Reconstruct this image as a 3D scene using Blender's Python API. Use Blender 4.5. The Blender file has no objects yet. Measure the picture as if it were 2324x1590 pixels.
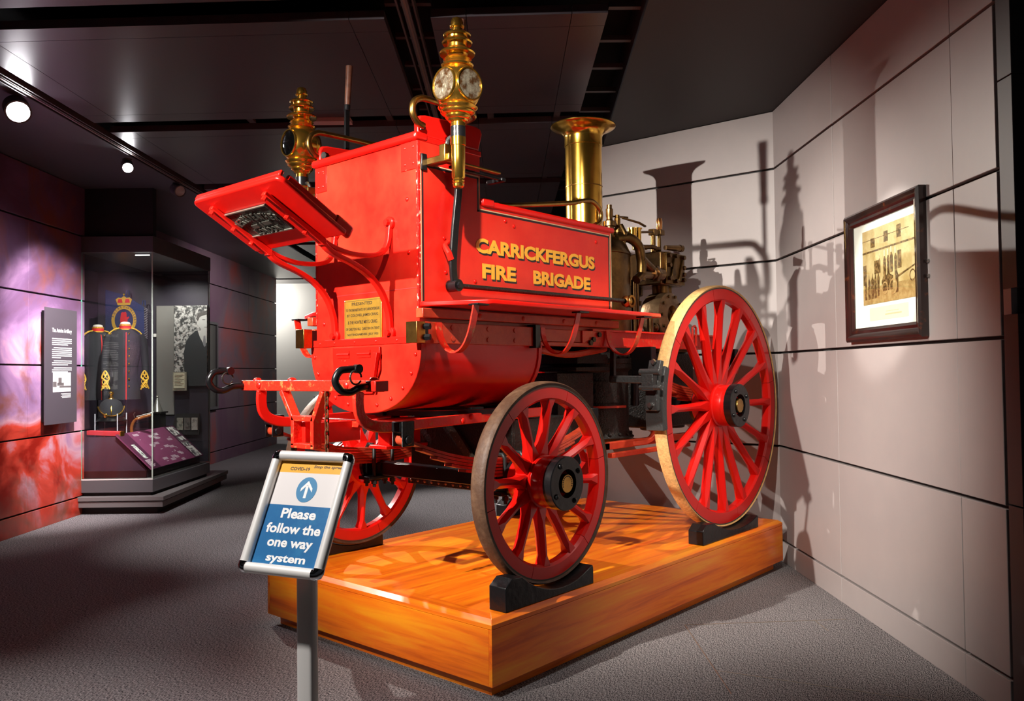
import bpy, bmesh, math, random
from mathutils import Vector, Matrix
random.seed(7)
SC = bpy.context.scene
COL = SC.collection
PI = math.pi
V = Vector

# ------------------------------------------------------------------ camera
CAM = V((-2.6356, -2.4469, 1.4326)); YAW, PITCH, ROLL = 0.719745, 0.025649, -0.011722
f_ = V((math.cos(YAW)*math.cos(PITCH), math.sin(YAW)*math.cos(PITCH), math.sin(PITCH)))
r_ = V((math.sin(YAW), -math.cos(YAW), 0)); u_ = r_.cross(f_)
r2 = r_*math.cos(ROLL)+u_*math.sin(ROLL); u2 = -r_*math.sin(ROLL)+u_*math.cos(ROLL)
cd = bpy.data.cameras.new('camera'); cam = bpy.data.objects.new('camera', cd); COL.objects.link(cam)
cam.matrix_world = Matrix(((r2.x, u2.x, -f_.x, CAM.x), (r2.y, u2.y, -f_.y, CAM.y), (r2.z, u2.z, -f_.z, CAM.z), (0, 0, 0, 1)))
cd.sensor_width = 36; cd.lens = 1859.5/2324*36; cd.clip_start = .05; cd.clip_end = 100
SC.camera = cam
# room frame: u runs away from the camera along the walls, v to the right
A_ = .727
FU = V((math.cos(A_), math.sin(A_), 0)); RV = V((math.sin(A_), -math.cos(A_), 0))
def W(u, v, z=0.0):
    p = V((CAM.x, CAM.y, 0))+FU*u+RV*v
    return V((p.x, p.y, z))

# ------------------------------------------------------------------ world, light, exposure
w = bpy.data.worlds.new('world'); SC.world = w; w.use_nodes = True
w.node_tree.nodes['Background'].inputs[0].default_value = (.75, .72, .8, 1)
w.node_tree.nodes['Background'].inputs[1].default_value = .014
SC.view_settings.view_transform = 'Standard'; SC.view_settings.look = 'None'
SC.view_settings.exposure = 0.4; SC.view_settings.gamma = 1; SC.view_settings.use_curve_mapping = False

def spot(name, loc, aim, power, deg, blend=.4, rad=.035, col=(1, .93, .84)):
    l = bpy.data.lights.new(name, 'SPOT'); l.energy = power; l.spot_size = math.radians(deg); l.spot_blend = blend
    l.shadow_soft_size = rad; l.color = col
    o = bpy.data.objects.new(name, l); COL.objects.link(o); o.location = loc
    o.rotation_euler = (V(aim)-V(loc)).to_track_quat('-Z', 'Y').to_euler()
    return o
LA = V((-3.4, .75, 3.28)); LB = V((1.35, 5.45, 3.28)); LD = V((-1.35, -.72, 3.28))
S1 = W(5.71, -3.39, 3.28); S2 = W(7.28, -3.35, 3.28)
spot('light_front', LA, (1.2, .72, 1.55), 1600, 52, .75, .025)
spot('light_right', V((1.35, -.85, 3.28)), (1.75, .25, .75), 170, 52, .8, .03)
spot('light_side', LD, (1.15, .5, 1.85), 430, 44, .7, .03)
spot('light_rear', LB, (1.5, .7, 1.0), 900, 50, .5, .025)
spot('light_left_near', S1, W(4.6, -.9, .1), 90, 48, .7, .03, (1, .97, .98))
spot('light_left_far', S2, W(6.4, -.9, .1), 110, 48, .7, .03, (1, .97, .98))
spot('light_wall_wash', W(6.9, -3.0, 3.3), W(8.25, -4.4, 1.40), 820, 56, .9, .04, (1, .93, .95))
spot('light_wall_wash_near', W(5.4, -2.9, 3.3), W(7.1, -4.4, 1.6), 160, 60, .9, .04, (1, .95, .96))
spot('light_picture', W(3.4, -.3, 3.3), W(4.25, 2.0, .95), 210, 40, 1.0, .04)
spot('light_picture_frame', W(3.3, .2, 3.3), W(4.33, 2.03, 1.93), 240, 19, .35, .03)
spot('light_floor_near', W(1.2, -1.7, 3.3), W(2.0, -.75, .9), 300, 58, .9, .05, (1, .95, .92))
spot('light_floor_left', W(2.6, -2.3, 3.3), W(2.9, -2.2, 0), 260, 50, .9, .05, (1, .95, .92))
spot('light_aisle', W(8.2, -2.4, 3.3), W(7.4, -2.3, 0), 250, 44, .9, .06, (1, .95, .92))
al = bpy.data.lights.new('light_far', 'AREA'); al.energy = 45; al.shape = 'RECTANGLE'; al.size = .8; al.size_y = .5; al.color = (1, .97, .93)
ao = bpy.data.objects.new('light_far', al); COL.objects.link(ao); ao.location = W(17.35, -5.4, 3.35); ao.rotation_euler = (W(18.0, -4.3, 1.6)-W(17.35, -5.4, 3.35)).to_track_quat('-Z', 'Y').to_euler()
spot('light_far_floor', W(9.8, -.9, 3.3), W(9.0, -.4, 0), 330, 50, .9, .08, (1, .95, .92))
spot('fill_far_mural', W(12.8, -2.6, 3.3), W(13.2, -4.79, 1.6), 110, 110, .9, .06, (1, .93, .95))  # added fill to lift the dark far mural, not a real fitting
spot('light_case', W(9.0, -4.0, 2.66), W(9.1, -4.35, 1.3), 26, 120, .8, .03, (1, .92, .85))
spot('light_case_end', W(9.7, -3.95, 2.66), W(10.1, -3.95, 1.6), 34, 130, .8, .03, (1, .95, .9))
spot('light_case_banner', W(9.3, -4.5, 2.68), W(10.12, -4.7, 2.15), 22, 70, .8, .03, (1, .93, .85))

# ------------------------------------------------------------------ materials
MATS = {}
def mat(name, col, rough=.5, metal=0., noise=None, bump=0., bscale=40., coat=0., emit=None, es=1., spec=None, trans=0., ior=1.45, mottling=None):
    """noise = (scale, colour2, low, high): a second colour mixed in by a noise pattern"""
    if name in MATS: return MATS[name]
    m = bpy.data.materials.new(name); m.use_nodes = True; nt = m.node_tree; b = nt.nodes['Principled BSDF']
    b.inputs['Base Color'].default_value = (*col, 1); b.inputs['Roughness'].default_value = rough; b.inputs['Metallic'].default_value = metal
    if coat: b.inputs['Coat Weight'].default_value = coat; b.inputs['Coat Roughness'].default_value = .12
    if spec is not None: b.inputs['Specular IOR Level'].default_value = spec
    if trans: b.inputs['Transmission Weight'].default_value = trans; b.inputs['IOR'].default_value = ior
    if emit: b.inputs['Emission Color'].default_value = (*emit, 1); b.inputs['Emission Strength'].default_value = es
    tc = nt.nodes.new('ShaderNodeTexCoord')
    if noise:
        n = nt.nodes.new('ShaderNodeTexNoise'); n.inputs['Scale'].default_value = noise[0]; n.inputs['Detail'].default_value = 6
        n.inputs['Roughness'].default_value = .65
        nt.links.new(tc.outputs['Object'], n.inputs['Vector'])
        cr = nt.nodes.new('ShaderNodeValToRGB'); cr.color_ramp.elements[0].position = noise[2]; cr.color_ramp.elements[1].position = noise[3]
        cr.color_ramp.elements[0].color = (*col, 1); cr.color_ramp.elements[1].color = (*noise[1], 1)
        nt.links.new(n.outputs['Fac'], cr.inputs['Fac']); nt.links.new(cr.outputs['Color'], b.inputs['Base Color'])
    if bump:
        n2 = nt.nodes.new('ShaderNodeTexNoise'); n2.inputs['Scale'].default_value = bscale; n2.inputs['Detail'].default_value = 3
        nt.links.new(tc.outputs['Object'], n2.inputs['Vector'])
        bp = nt.nodes.new('ShaderNodeBump'); bp.inputs['Strength'].default_value = bump; bp.inputs['Distance'].default_value = .01
        nt.links.new(n2.outputs['Fac'], bp.inputs['Height']); nt.links.new(bp.outputs['Normal'], b.inputs['Normal'])
    MATS[name] = m
    return m
RED = mat('red_enamel', (.68, .010, .005), .33, noise=(38, (.80, .16, .10), .69, .74), bump=.12, bscale=14, coat=.1, spec=.35)
REDC = mat('red_enamel_clean', (.66, .007, .004), .30, bump=.06, bscale=9, coat=.1, spec=.35)
def panel_red():
    m = bpy.data.materials.new('old_red_coach_paint'); m.use_nodes = True; nt = m.node_tree; b = nt.nodes['Principled BSDF']
    tc = nt.nodes.new('ShaderNodeTexCoord')
    n = nt.nodes.new('ShaderNodeTexNoise'); n.inputs['Scale'].default_value = 2.2; n.inputs['Detail'].default_value = 8; n.inputs['Roughness'].default_value = .6; nt.links.new(tc.outputs['Object'], n.inputs['Vector'])
    cr = nt.nodes.new('ShaderNodeValToRGB'); e = cr.color_ramp.elements; e[0].position = .35; e[0].color = (.56, .006, .004, 1); e[1].position = .68; e[1].color = (.72, .040, .018, 1)
    nt.links.new(n.outputs['Fac'], cr.inputs['Fac'])
    n2 = nt.nodes.new('ShaderNodeTexNoise'); n2.inputs['Scale'].default_value = 26; n2.inputs['Detail'].default_value = 9; n2.inputs['Roughness'].default_value = .75; nt.links.new(tc.outputs['Object'], n2.inputs['Vector'])
    c2 = nt.nodes.new('ShaderNodeValToRGB'); c2.color_ramp.elements[0].position = .735; c2.color_ramp.elements[1].position = .76
    nt.links.new(n2.outputs['Fac'], c2.inputs['Fac'])
    mx = nt.nodes.new('ShaderNodeMix'); mx.data_type = 'RGBA'; nt.links.new(c2.outputs['Color'], mx.inputs[0]); nt.links.new(cr.outputs['Color'], mx.inputs[6]); mx.inputs[7].default_value = (.80, .42, .30, 1)
    nt.links.new(mx.outputs[2], b.inputs['Base Color']); b.inputs['Roughness'].default_value = .3; b.inputs['Specular IOR Level'].default_value = .4
    bp = nt.nodes.new('ShaderNodeBump'); bp.inputs['Strength'].default_value = .12; bp.inputs['Distance'].default_value = .006; nt.links.new(n2.outputs['Fac'], bp.inputs['Height']); nt.links.new(bp.outputs['Normal'], b.inputs['Normal'])
    return m
REDP = panel_red()
REDE = mat('red_edge_worn', (.66, .01, .006), .3, noise=(45, (.85, .55, .42), .56, .64), bump=.4, bscale=60)
REDW = mat('red_enamel_worn', (.72, .02, .008), .38, noise=(26, (.55, .16, .05), .56, .66), bump=.3, bscale=60, coat=.2)
REDD = mat('red_oxide_paint', (.50, .035, .012), .42, noise=(12, (.62, .07, .02), .4, .7), bump=.2, bscale=40)
BRASS = mat('polished_brass', (.86, .50, .08), .17, .98, noise=(7, (.60, .32, .045), .45, .75), bump=.05, bscale=6)
BRASSD = mat('dull_brass', (.42, .24, .06), .3, 1, noise=(9, (.2, .11, .035), .4, .7), bump=.12, bscale=20)
BRONZE = mat('dark_bronze', (.20, .11, .035), .36, 1, noise=(8, (.07, .04, .015), .4, .7), bump=.2, bscale=25)
COPPER = mat('copper', (.55, .24, .08), .2, 1)
BLACK = mat('black_enamel', (.006, .006, .007), .28, noise=(25, (.08, .07, .05), .74, .8), bump=.15, bscale=30, spec=.35)
IRON = mat('black_cast_iron', (.03, .027, .024), .42, .5, noise=(60, (.12, .10, .07), .62, .75), bump=.5, bscale=90)
STEEL = mat('worn_steel', (.4, .4, .38), .3, 1, noise=(30, (.15, .14, .12), .5, .65))
CHROME = mat('chrome', (.8, .82, .85), .08, 1)
ALU = mat('satin_aluminium', (.86, .84, .80), .35, .25)
TYREF = mat('brown_rubber_tyre', (.07, .030, .014), .6, noise=(16, (.14, .075, .04), .45, .75), bump=.25, bscale=40)
TYRER = mat('tan_rubber_tyre', (.62, .36, .13), .6, noise=(40, (.42, .24, .09), .45, .7), bump=.35, bscale=70)
TYRED = mat('dark_tyre_edge', (.05, .04, .03), .6)
GREYIRON = mat('grey_painted_iron', (.045, .045, .045), .35, .3, noise=(30, (.3, .28, .24), .66, .74), bump=.3, bscale=60)
GOLD = mat('gold_paint', (.83, .46, .04), .4, noise=(50, (.6, .25, .03), .6, .7))
CREAM = mat('cream_line_paint', (.55, .50, .28), .4)
BLKP = mat('black_line_paint', (.012, .012, .014), .35)
WOODH = mat('turned_wood_handle', (.13, .05, .03), .35, noise=(20, (.05, .02, .015), .4, .7))
WALLG = mat('grey_laminate', (.40, .355, .345), .42, noise=(3, (.37, .33, .325), .3, .7))
WALLB = mat('joint_black', (.012, .01, .01), .7)
CEIL = mat('charcoal_ceiling_metal', (.065, .052, .062), .33, spec=.4)
CEILV = mat('ceiling_void', (.004, .004, .004), .9)
SOFF = mat('soffit_paint', (.018, .016, .018), .6)
SOFL = mat('soffit_left_paint', (.10, .10, .11), .4)
BATT = mat('ceiling_batten_metal', (.06, .045, .045), .5)
WHITEW = mat('white_wall_paint', (.80, .78, .72), .6)
DARKG = mat('dark_grey_metal', (.10, .095, .10), .35)
LEDG = mat('ledge_grey', (.17, .155, .15), .4)
CHK = mat('black_painted_timber', (.006, .006, .007), .3, noise=(30, (.10, .06, .04), .68, .76), bump=.3, bscale=25, spec=.35)
LENS = mat('lamp_glow', (1, 1, 1), .5, emit=(1, .97, 1), es=60)
MACH = mat('oily_machine_bronze', (.22, .125, .05), .3, 1, noise=(9, (.085, .045, .02), .38, .68), bump=.15, bscale=22)
WHITEP = mat('white_print', (.85, .84, .82), .5)
NAVY = mat('navy_cloth', (.015, .028, .11), .8, bump=.3, bscale=120)
BLKC = mat('black_wool', (.010, .009, .013), .85, bump=.3, bscale=150)
REDF = mat('scarlet_cloth', (.65, .015, .015), .7)
GOLDF = mat('gold_braid', (.85, .50, .06), .35, .5, bump=.8, bscale=200)
PLUM = mat('plum_print', (.20, .045, .11), .45)
PLUMD = mat('dark_plum_print', (.075, .015, .045), .45)
INNER = mat('case_interior', (.035, .028, .045), .6)

def glass(name, tint=(.97, 1, .98), rough=0.0):
    m = bpy.data.materials.new(name); m.use_nodes = True; nt = m.node_tree
    for n in list(nt.nodes): nt.nodes.remove(n)
    out = nt.nodes.new('ShaderNodeOutputMaterial'); mx = nt.nodes.new('ShaderNodeMixShader'); tr = nt.nodes.new('ShaderNodeBsdfTransparent')
    gl = nt.nodes.new('ShaderNodeBsdfGlossy'); lw = nt.nodes.new('ShaderNodeLayerWeight'); lw.inputs['Blend'].default_value = .5
    pw_ = nt.nodes.new('ShaderNodeMath'); pw_.operation = 'POWER'; pw_.inputs[1].default_value = 5; nt.links.new(lw.outputs['Facing'], pw_.inputs[0])
    fr = nt.nodes.new('ShaderNodeMath'); fr.operation = 'MULTIPLY_ADD'; fr.inputs[1].default_value = .8; fr.inputs[2].default_value = .03; nt.links.new(pw_.outputs[0], fr.inputs[0])
    tr.inputs['Color'].default_value = (*tint, 1); gl.inputs['Roughness'].default_value = rough
    nt.links.new(fr.outputs[0], mx.inputs[0]); nt.links.new(tr.outputs[0], mx.inputs[1]); nt.links.new(gl.outputs[0], mx.inputs[2])
    nt.links.new(mx.outputs[0], out.inputs['Surface']); return m
GLASS = glass('clear_glass'); GLASSE = mat('glass_edge_green', (.16, .55, .38), .15, emit=None)
LGLASS = glass('lamp_glass', (.95, .97, .96), .02)

def nd(nt, t, **kw):
    n = nt.nodes.new(t)
    for k, v in kw.items(): n.inputs[k].default_value = v
    return n
def wood(name, axis):
    m = bpy.data.materials.new(name); m.use_nodes = True; nt = m.node_tree; b = nt.nodes['Principled BSDF']
    tc = nt.nodes.new('ShaderNodeTexCoord'); mp = nt.nodes.new('ShaderNodeMapping')
    s = [7, 7, 7]; s['xyz'.index(axis)] = .55
    mp.inputs['Scale'].default_value = s
    nt.links.new(tc.outputs['Object'], mp.inputs['Vector'])
    n = nd(nt, 'ShaderNodeTexNoise', Scale=2.0, Detail=8, Roughness=.6, Distortion=.6); nt.links.new(mp.outputs[0], n.inputs['Vector'])
    mp2 = nt.nodes.new('ShaderNodeMapping'); s2 = [60, 60, 60]; s2['xyz'.index(axis)] = 2.5; mp2.inputs['Scale'].default_value = s2
    nt.links.new(tc.outputs['Object'], mp2.inputs['Vector'])
    n2 = nd(nt, 'ShaderNodeTexNoise', Scale=1.0, Detail=3); nt.links.new(mp2.outputs[0], n2.inputs['Vector'])
    mx = nt.nodes.new('ShaderNodeMath'); mx.operation = 'MULTIPLY_ADD'; mx.inputs[1].default_value = .25
    nt.links.new(n2.outputs['Fac'], mx.inputs[0]); nt.links.new(n.outputs['Fac'], mx.inputs[2])
    cr = nt.nodes.new('ShaderNodeValToRGB'); e = cr.color_ramp.elements
    e[0].position = .42; e[0].color = (.68, .095, .003, 1); e[1].position = .80; e[1].color = (1.0, .33, .008, 1)
    x = e.new(.60); x.color = (.95, .19, .004, 1)
    nt.links.new(mx.outputs[0], cr.inputs['Fac']); nt.links.new(cr.outputs['Color'], b.inputs['Base Color'])
    b.inputs['Roughness'].default_value = .36; b.inputs['Coat Weight'].default_value = .3; b.inputs['Coat Roughness'].default_value = .16
    return m
WOODX = wood('orange_timber_long', 'x'); WOODY = wood('orange_timber_cross', 'y')

def carpet():
    m = bpy.data.materials.new('grey_ribbed_carpet'); m.use_nodes = True; nt = m.node_tree; b = nt.nodes['Principled BSDF']
    tc = nt.nodes.new('ShaderNodeTexCoord'); mp = nt.nodes.new('ShaderNodeMapping'); mp.inputs['Rotation'].default_value = (0, 0, -A_)
    mp.inputs['Scale'].default_value = (90, 300, 90)
    nt.links.new(tc.outputs['Object'], mp.inputs['Vector'])
    n = nd(nt, 'ShaderNodeTexNoise', Scale=1.0, Detail=3, Roughness=.6); nt.links.new(mp.outputs[0], n.inputs['Vector'])
    cr = nt.nodes.new('ShaderNodeValToRGB'); e = cr.color_ramp.elements
    e[0].position = .44; e[0].color = (.022, .020, .025, 1); e[1].position = .57; e[1].color = (.37, .345, .345, 1)
    nt.links.new(n.outputs['Fac'], cr.inputs['Fac']); nt.links.new(cr.outputs['Color'], b.inputs['Base Color'])
    bp = nd(nt, 'ShaderNodeBump', Strength=.45, Distance=.004); nt.links.new(n.outputs['Fac'], bp.inputs['Height']); nt.links.new(bp.outputs[0], b.inputs['Normal'])
    b.inputs['Roughness'].default_value = .95; b.inputs['Specular IOR Level'].default_value = .1
    return m
CARPET = carpet()
def cloud():
    """printed cloudy mural: red at the foot, pale pink in the middle, violet above"""
    m = bpy.data.materials.new('cloud_mural_print'); m.use_nodes = True; nt = m.node_tree; b = nt.nodes['Principled BSDF']
    g = nt.nodes.new('ShaderNodeNewGeometry'); sp = nt.nodes.new('ShaderNodeSeparateXYZ'); nt.links.new(g.outputs['Position'], sp.inputs[0])
    n = nd(nt, 'ShaderNodeTexNoise', Scale=1.3, Detail=6, Roughness=.55, Distortion=.9); nt.links.new(g.outputs['Position'], n.inputs['Vector'])
    n2 = nd(nt, 'ShaderNodeTexNoise', Scale=.9, Detail=5, Roughness=.6, Distortion=1.4)
    mp = nt.nodes.new('ShaderNodeMapping'); mp.inputs['Location'].default_value = (9, 4, 2); nt.links.new(g.outputs['Position'], mp.inputs[0]); nt.links.new(mp.outputs[0], n2.inputs['Vector'])
    a = nt.nodes.new('ShaderNodeMath'); a.operation = 'MULTIPLY_ADD'; a.inputs[1].default_value = .30; a.inputs[2].default_value = -.72
    nt.links.new(sp.outputs['Z'], a.inputs[0])
    s = nt.nodes.new('ShaderNodeMath'); s.operation = 'MULTIPLY_ADD'; s.inputs[1].default_value = 1.5
    nt.links.new(n.outputs['Fac'], s.inputs[0]); nt.links.new(a.outputs[0], s.inputs[2])
    cr = nt.nodes.new('ShaderNodeValToRGB'); e = cr.color_ramp.elements
    e[0].position = .05; e[0].color = (.28, .012, .006, 1); e[1].position = .95; e[1].color = (.13, .06, .11, 1)
    for p, c in ((.22, (.62, .06, .035)), (.36, (.62, .33, .40)), (.5, (.36, .20, .36)), (.68, (.19, .10, .20))):
        x = e.new(p); x.color = (*c, 1)
    nt.links.new(s.outputs[0], cr.inputs['Fac'])
    mx = nt.nodes.new('ShaderNodeMix'); mx.data_type = 'RGBA'; mx.blend_type = 'MIX'
    cr2 = nt.nodes.new('ShaderNodeValToRGB'); cr2.color_ramp.elements[0].position = .5; cr2.color_ramp.elements[1].position = .68
    nt.links.new(n2.outputs['Fac'], cr2.inputs['Fac']); nt.links.new(cr2.outputs['Color'], mx.inputs[0])
    nt.links.new(cr.outputs['Color'], mx.inputs[6]); mx.inputs[7].default_value = (.24, .075, .05, 1)
    nt.links.new(mx.outputs[2], b.inputs['Base Color']); b.inputs['Roughness'].default_value = .3
    return m
CLOUD = cloud()
def cloud_dark():
    m = bpy.data.materials.new('dark_mural_print'); m.use_nodes = True; nt = m.node_tree; b = nt.nodes['Principled BSDF']
    g = nt.nodes.new('ShaderNodeNewGeometry'); n = nd(nt, 'ShaderNodeTexNoise', Scale=.8, Detail=5, Distortion=.8); nt.links.new(g.outputs['Position'], n.inputs['Vector'])
    cr = nt.nodes.new('ShaderNodeValToRGB'); e = cr.color_ramp.elements
    e[0].position = .35; e[0].color = (.16, .085, .13, 1); e[1].position = .7; e[1].color = (.42, .07, .05, 1)
    x = e.new(.5); x.color = (.19, .12, .15, 1)
    nt.links.new(n.outputs['Fac'], cr.inputs['Fac']); nt.links.new(cr.outputs['Color'], b.inputs['Base Color']); b.inputs['Roughness'].default_value = .5; b.inputs['Specular IOR Level'].default_value = .15
    return m
CLOUDD = cloud_dark()
def photo_mat(name, dark, light, scale, lo=.4, hi=.6):
    return mat(name, dark, .5, noise=(scale, light, lo, hi))

# ------------------------------------------------------------------ mesh builder
def basis(d):
    d = V(d).normalized(); a = V((0, 0, 1)) if abs(d.z) < .9 else V((1, 0, 0))
    x = a.cross(d).normalized(); return x, d.cross(x), d
class MB:
    def __init__(s): s.v = []; s.f = []
    def add(s, vs, fs):
        k = len(s.v); s.v += [V(p) for p in vs]; s.f += [tuple(k+i for i in f) for f in fs]; return s
    def hexa(s, p):  # 8 points: bottom ring 0-3, top ring 4-7
        return s.add(p, [(3, 2, 1, 0), (4, 5, 6, 7), (0, 1, 5, 4), (1, 2, 6, 5), (2, 3, 7, 6), (3, 0, 4, 7)])
    def box(s, a, b):
        (x0, y0, z0), (x1, y1, z1) = a, b
        x0, x1 = min(x0, x1), max(x0, x1); y0, y1 = min(y0, y1), max(y0, y1); z0, z1 = min(z0, z1), max(z0, z1)
        return s.hexa([(x0, y0, z0), (x1, y0, z0), (x1, y1, z0), (x0, y1, z0), (x0, y0, z1), (x1, y0, z1), (x1, y1, z1), (x0, y1, z1)])
    def obox(s, o, ex, ey, ez):  # corner o and three edge vectors
        o, ex, ey, ez = V(o), V(ex), V(ey), V(ez)
        if ex.cross(ey).dot(ez) < 0: ex, ey = ey, ex
        return s.hexa([o, o+ex, o+ex+ey, o+ey, o+ez, o+ex+ez, o+ex+ey+ez, o+ey+ez])
    def prism(s, poly, ext):  # closed polygon of points, extruded by vector
        n = len(poly); P = [V(p) for p in poly]; E = V(ext)
        nm = V((0, 0, 0))
        for i in range(n): nm += P[i].cross(P[(i+1) % n])
        if nm.dot(E) < 0: P = P[::-1]
        vs = P+[p+E for p in P]
        return s.add(vs, [tuple(range(n))[::-1], tuple(range(n, 2*n))]+[(i, (i+1) % n, n+(i+1) % n, n+i) for i in range(n)])
    def cyl(s, p0, p1, r0, r1=None, n=24, cap=True):
        r1 = r0 if r1 is None else r1; p0, p1 = V(p0), V(p1); x, y, d = basis(p1-p0); vs = []
        for p, r in ((p0, r0), (p1, r1)):
            vs += [p+(x*math.cos(2*PI*i/n)+y*math.sin(2*PI*i/n))*r for i in range(n)]
        fs = [(i, (i+1) % n, n+(i+1) % n, n+i) for i in range(n)]
        if cap: fs += [tuple(range(n))[::-1], tuple(range(n, 2*n))]
        return s.add(vs, fs)
    def lathe(s, o, axis, prof, n=32, close=False):  # prof: (r, h) pairs along axis
        o = V(o); x, y, d = basis(axis); vs = []; m = len(prof)
        for r, h in prof:
            vs += [o+d*h+(x*math.cos(2*PI*i/n)+y*math.sin(2*PI*i/n))*max(r, 1e-4) for i in range(n)]
        fs = []
        for j in range(m if close else m-1):
            a, b = j*n, ((j+1) % m)*n
            fs += [(a+i, a+(i+1) % n, b+(i+1) % n, b+i) for i in range(n)]
        if not close: fs += [tuple(range(n))[::-1], tuple(range((m-1)*n, m*n))]
        return s.add(vs, fs)
    def tube(s, path, r, n=12, rr=None):
        P = [V(p) for p in path]; m = len(P); vs = []
        T = [((P[min(i+1, m-1)]-P[max(i-1, 0)]).normalized()) for i in range(m)]
        x, y, d = basis(T[0])
        for i in range(m):
            x = (x-T[i]*x.dot(T[i])).normalized(); y = T[i].cross(x); q = r if rr is None else rr[i]
            vs += [P[i]+(x*math.cos(2*PI*k/n)+y*math.sin(2*PI*k/n))*q for k in range(n)]
        fs = [(j*n+i, j*n+(i+1) % n, (j+1)*n+(i+1) % n, (j+1)*n+i) for j in range(m-1) for i in range(n)]
        fs += [tuple(range(n))[::-1], tuple(range((m-1)*n, m*n))]
        return s.add(vs, fs)
    def bar(s, path, side, wd, th, closed=False):
        """flat bar: side = fixed width direction, thickness lies in the bending plane"""
        P = [V(p) for p in path]; m = len(P); S = V(side).normalized(); vs = []
        for i in range(m):
            a = P[(i-1) % m] if closed else P[max(i-1, 0)]; b = P[(i+1) % m] if closed else P[min(i+1, m-1)]
            t = (b-a).normalized(); nn = S.cross(t).normalized()
            k = wd[i] if isinstance(wd, (list, tuple)) else wd; h = th[i] if isinstance(th, (list, tuple)) else th
            vs += [P[i]-S*k/2-nn*h/2, P[i]+S*k/2-nn*h/2, P[i]+S*k/2+nn*h/2, P[i]-S*k/2+nn*h/2]
        fs = [(j*4+i, j*4+(i+1) % 4, ((j+1) % m)*4+(i+1) % 4, ((j+1) % m)*4+i) for j in range(m if closed else m-1) for i in range(4)]
        if not closed: fs += [(3, 2, 1, 0), tuple((m-1)*4+i for i in range(4))]
        return s.add(vs, fs)
    def ball(s, c, r, sc=(1, 1, 1), n=16, m=10):
        c = V(c); vs = [c+V((0, 0, -r*sc[2]))]
        for j in range(1, m):
            t = -PI/2+PI*j/m
            vs += [c+V((math.cos(t)*math.cos(2*PI*i/n)*r*sc[0], math.cos(t)*math.sin(2*PI*i/n)*r*sc[1], math.sin(t)*r*sc[2])) for i in range(n)]
        vs.append(c+V((0, 0, r*sc[2]))); fs = [(0, 1+(i+1) % n, 1+i) for i in range(n)]
        for j in range(m-2):
            a = 1+j*n; b = a+n; fs += [(a+i, a+(i+1) % n, b+(i+1) % n, b+i) for i in range(n)]
        a = 1+(m-2)*n; fs += [(a+i, a+(i+1) % n, len(vs)-1) for i in range(n)]
        return s.add(vs, fs)
    def dome(s, c, d, r, h=None, n=12):  # rivet head
        h = h or r*.6
        return s.lathe(c, d, [(r, 0), (r*.95, h*.4), (r*.7, h*.8), (r*.3, h), (0, h)], n)
    def hexn(s, c, d, r, h): return s.cyl(c, V(c)+V(d).normalized()*h, r, r, 6)
    def sweepprof(s, secs, cap=True):  # list of equal-length closed loops
        n = len(secs[0]); vs = [V(p) for c in secs for p in c]
        fs = [(j*n+i, j*n+(i+1) % n, (j+1)*n+(i+1) % n, (j+1)*n+i) for j in range(len(secs)-1) for i in range(n)]
        if cap: fs += [tuple(range(n))[::-1], tuple(range((len(secs)-1)*n, len(secs)*n))]
        return s.add(vs, fs)
ORG = {}
def mesh_from(mb, name, m, org=V((0, 0, 0)), ang=35, flat=False):
    me = bpy.data.meshes.new(name); me.from_pydata([tuple(p-org) for p in mb.v], [], mb.f)
    bm = bmesh.new(); bm.from_mesh(me); bmesh.ops.recalc_face_normals(bm, faces=bm.faces[:]); bm.to_mesh(me); bm.free()
    if m: me.materials.append(m)
    if not flat:
        me.shade_smooth(); me.set_sharp_from_angle(angle=math.radians(ang))
    return me
def put(mb, name, m, parent=None, bevel=0, ang=35, flat=False, loc=None, seg=2):
    """link a builder as one object; vertices are world coordinates"""
    po = ORG.get(parent.name, V((0, 0, 0))) if parent else V((0, 0, 0))
    lo = V(loc) if loc is not None else (po if parent else V((0, 0, 0)))
    me = mesh_from(mb, name, m, lo, ang, flat)
    o = bpy.data.objects.new(name, me); COL.objects.link(o); o.location = lo-po; ORG[o.name] = lo
    if parent: o.parent = parent
    if bevel:
        b = o.modifiers.new('bevel', 'BEVEL'); b.width = bevel; b.segments = seg; b.limit_method = 'ANGLE'; b.angle_limit = math.radians(40); b.harden_normals = False
    return o
def thing(name, label, cat, loc, group=None):
    o = bpy.data.objects.new(name, None); COL.objects.link(o); o.location = loc; ORG[o.name] = V(loc); o.empty_display_size = .1
    o['label'] = label; o['category'] = cat
    if group: o['group'] = group
    return o
def tag(o, label, cat, group=None):
    o['label'] = label; o['category'] = cat
    if group: o['group'] = group
    return o
def struct(mb, name, m, bevel=0, **k):
    o = put(mb, name, m, None, bevel, **k); o['kind'] = 'structure'; return o
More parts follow.
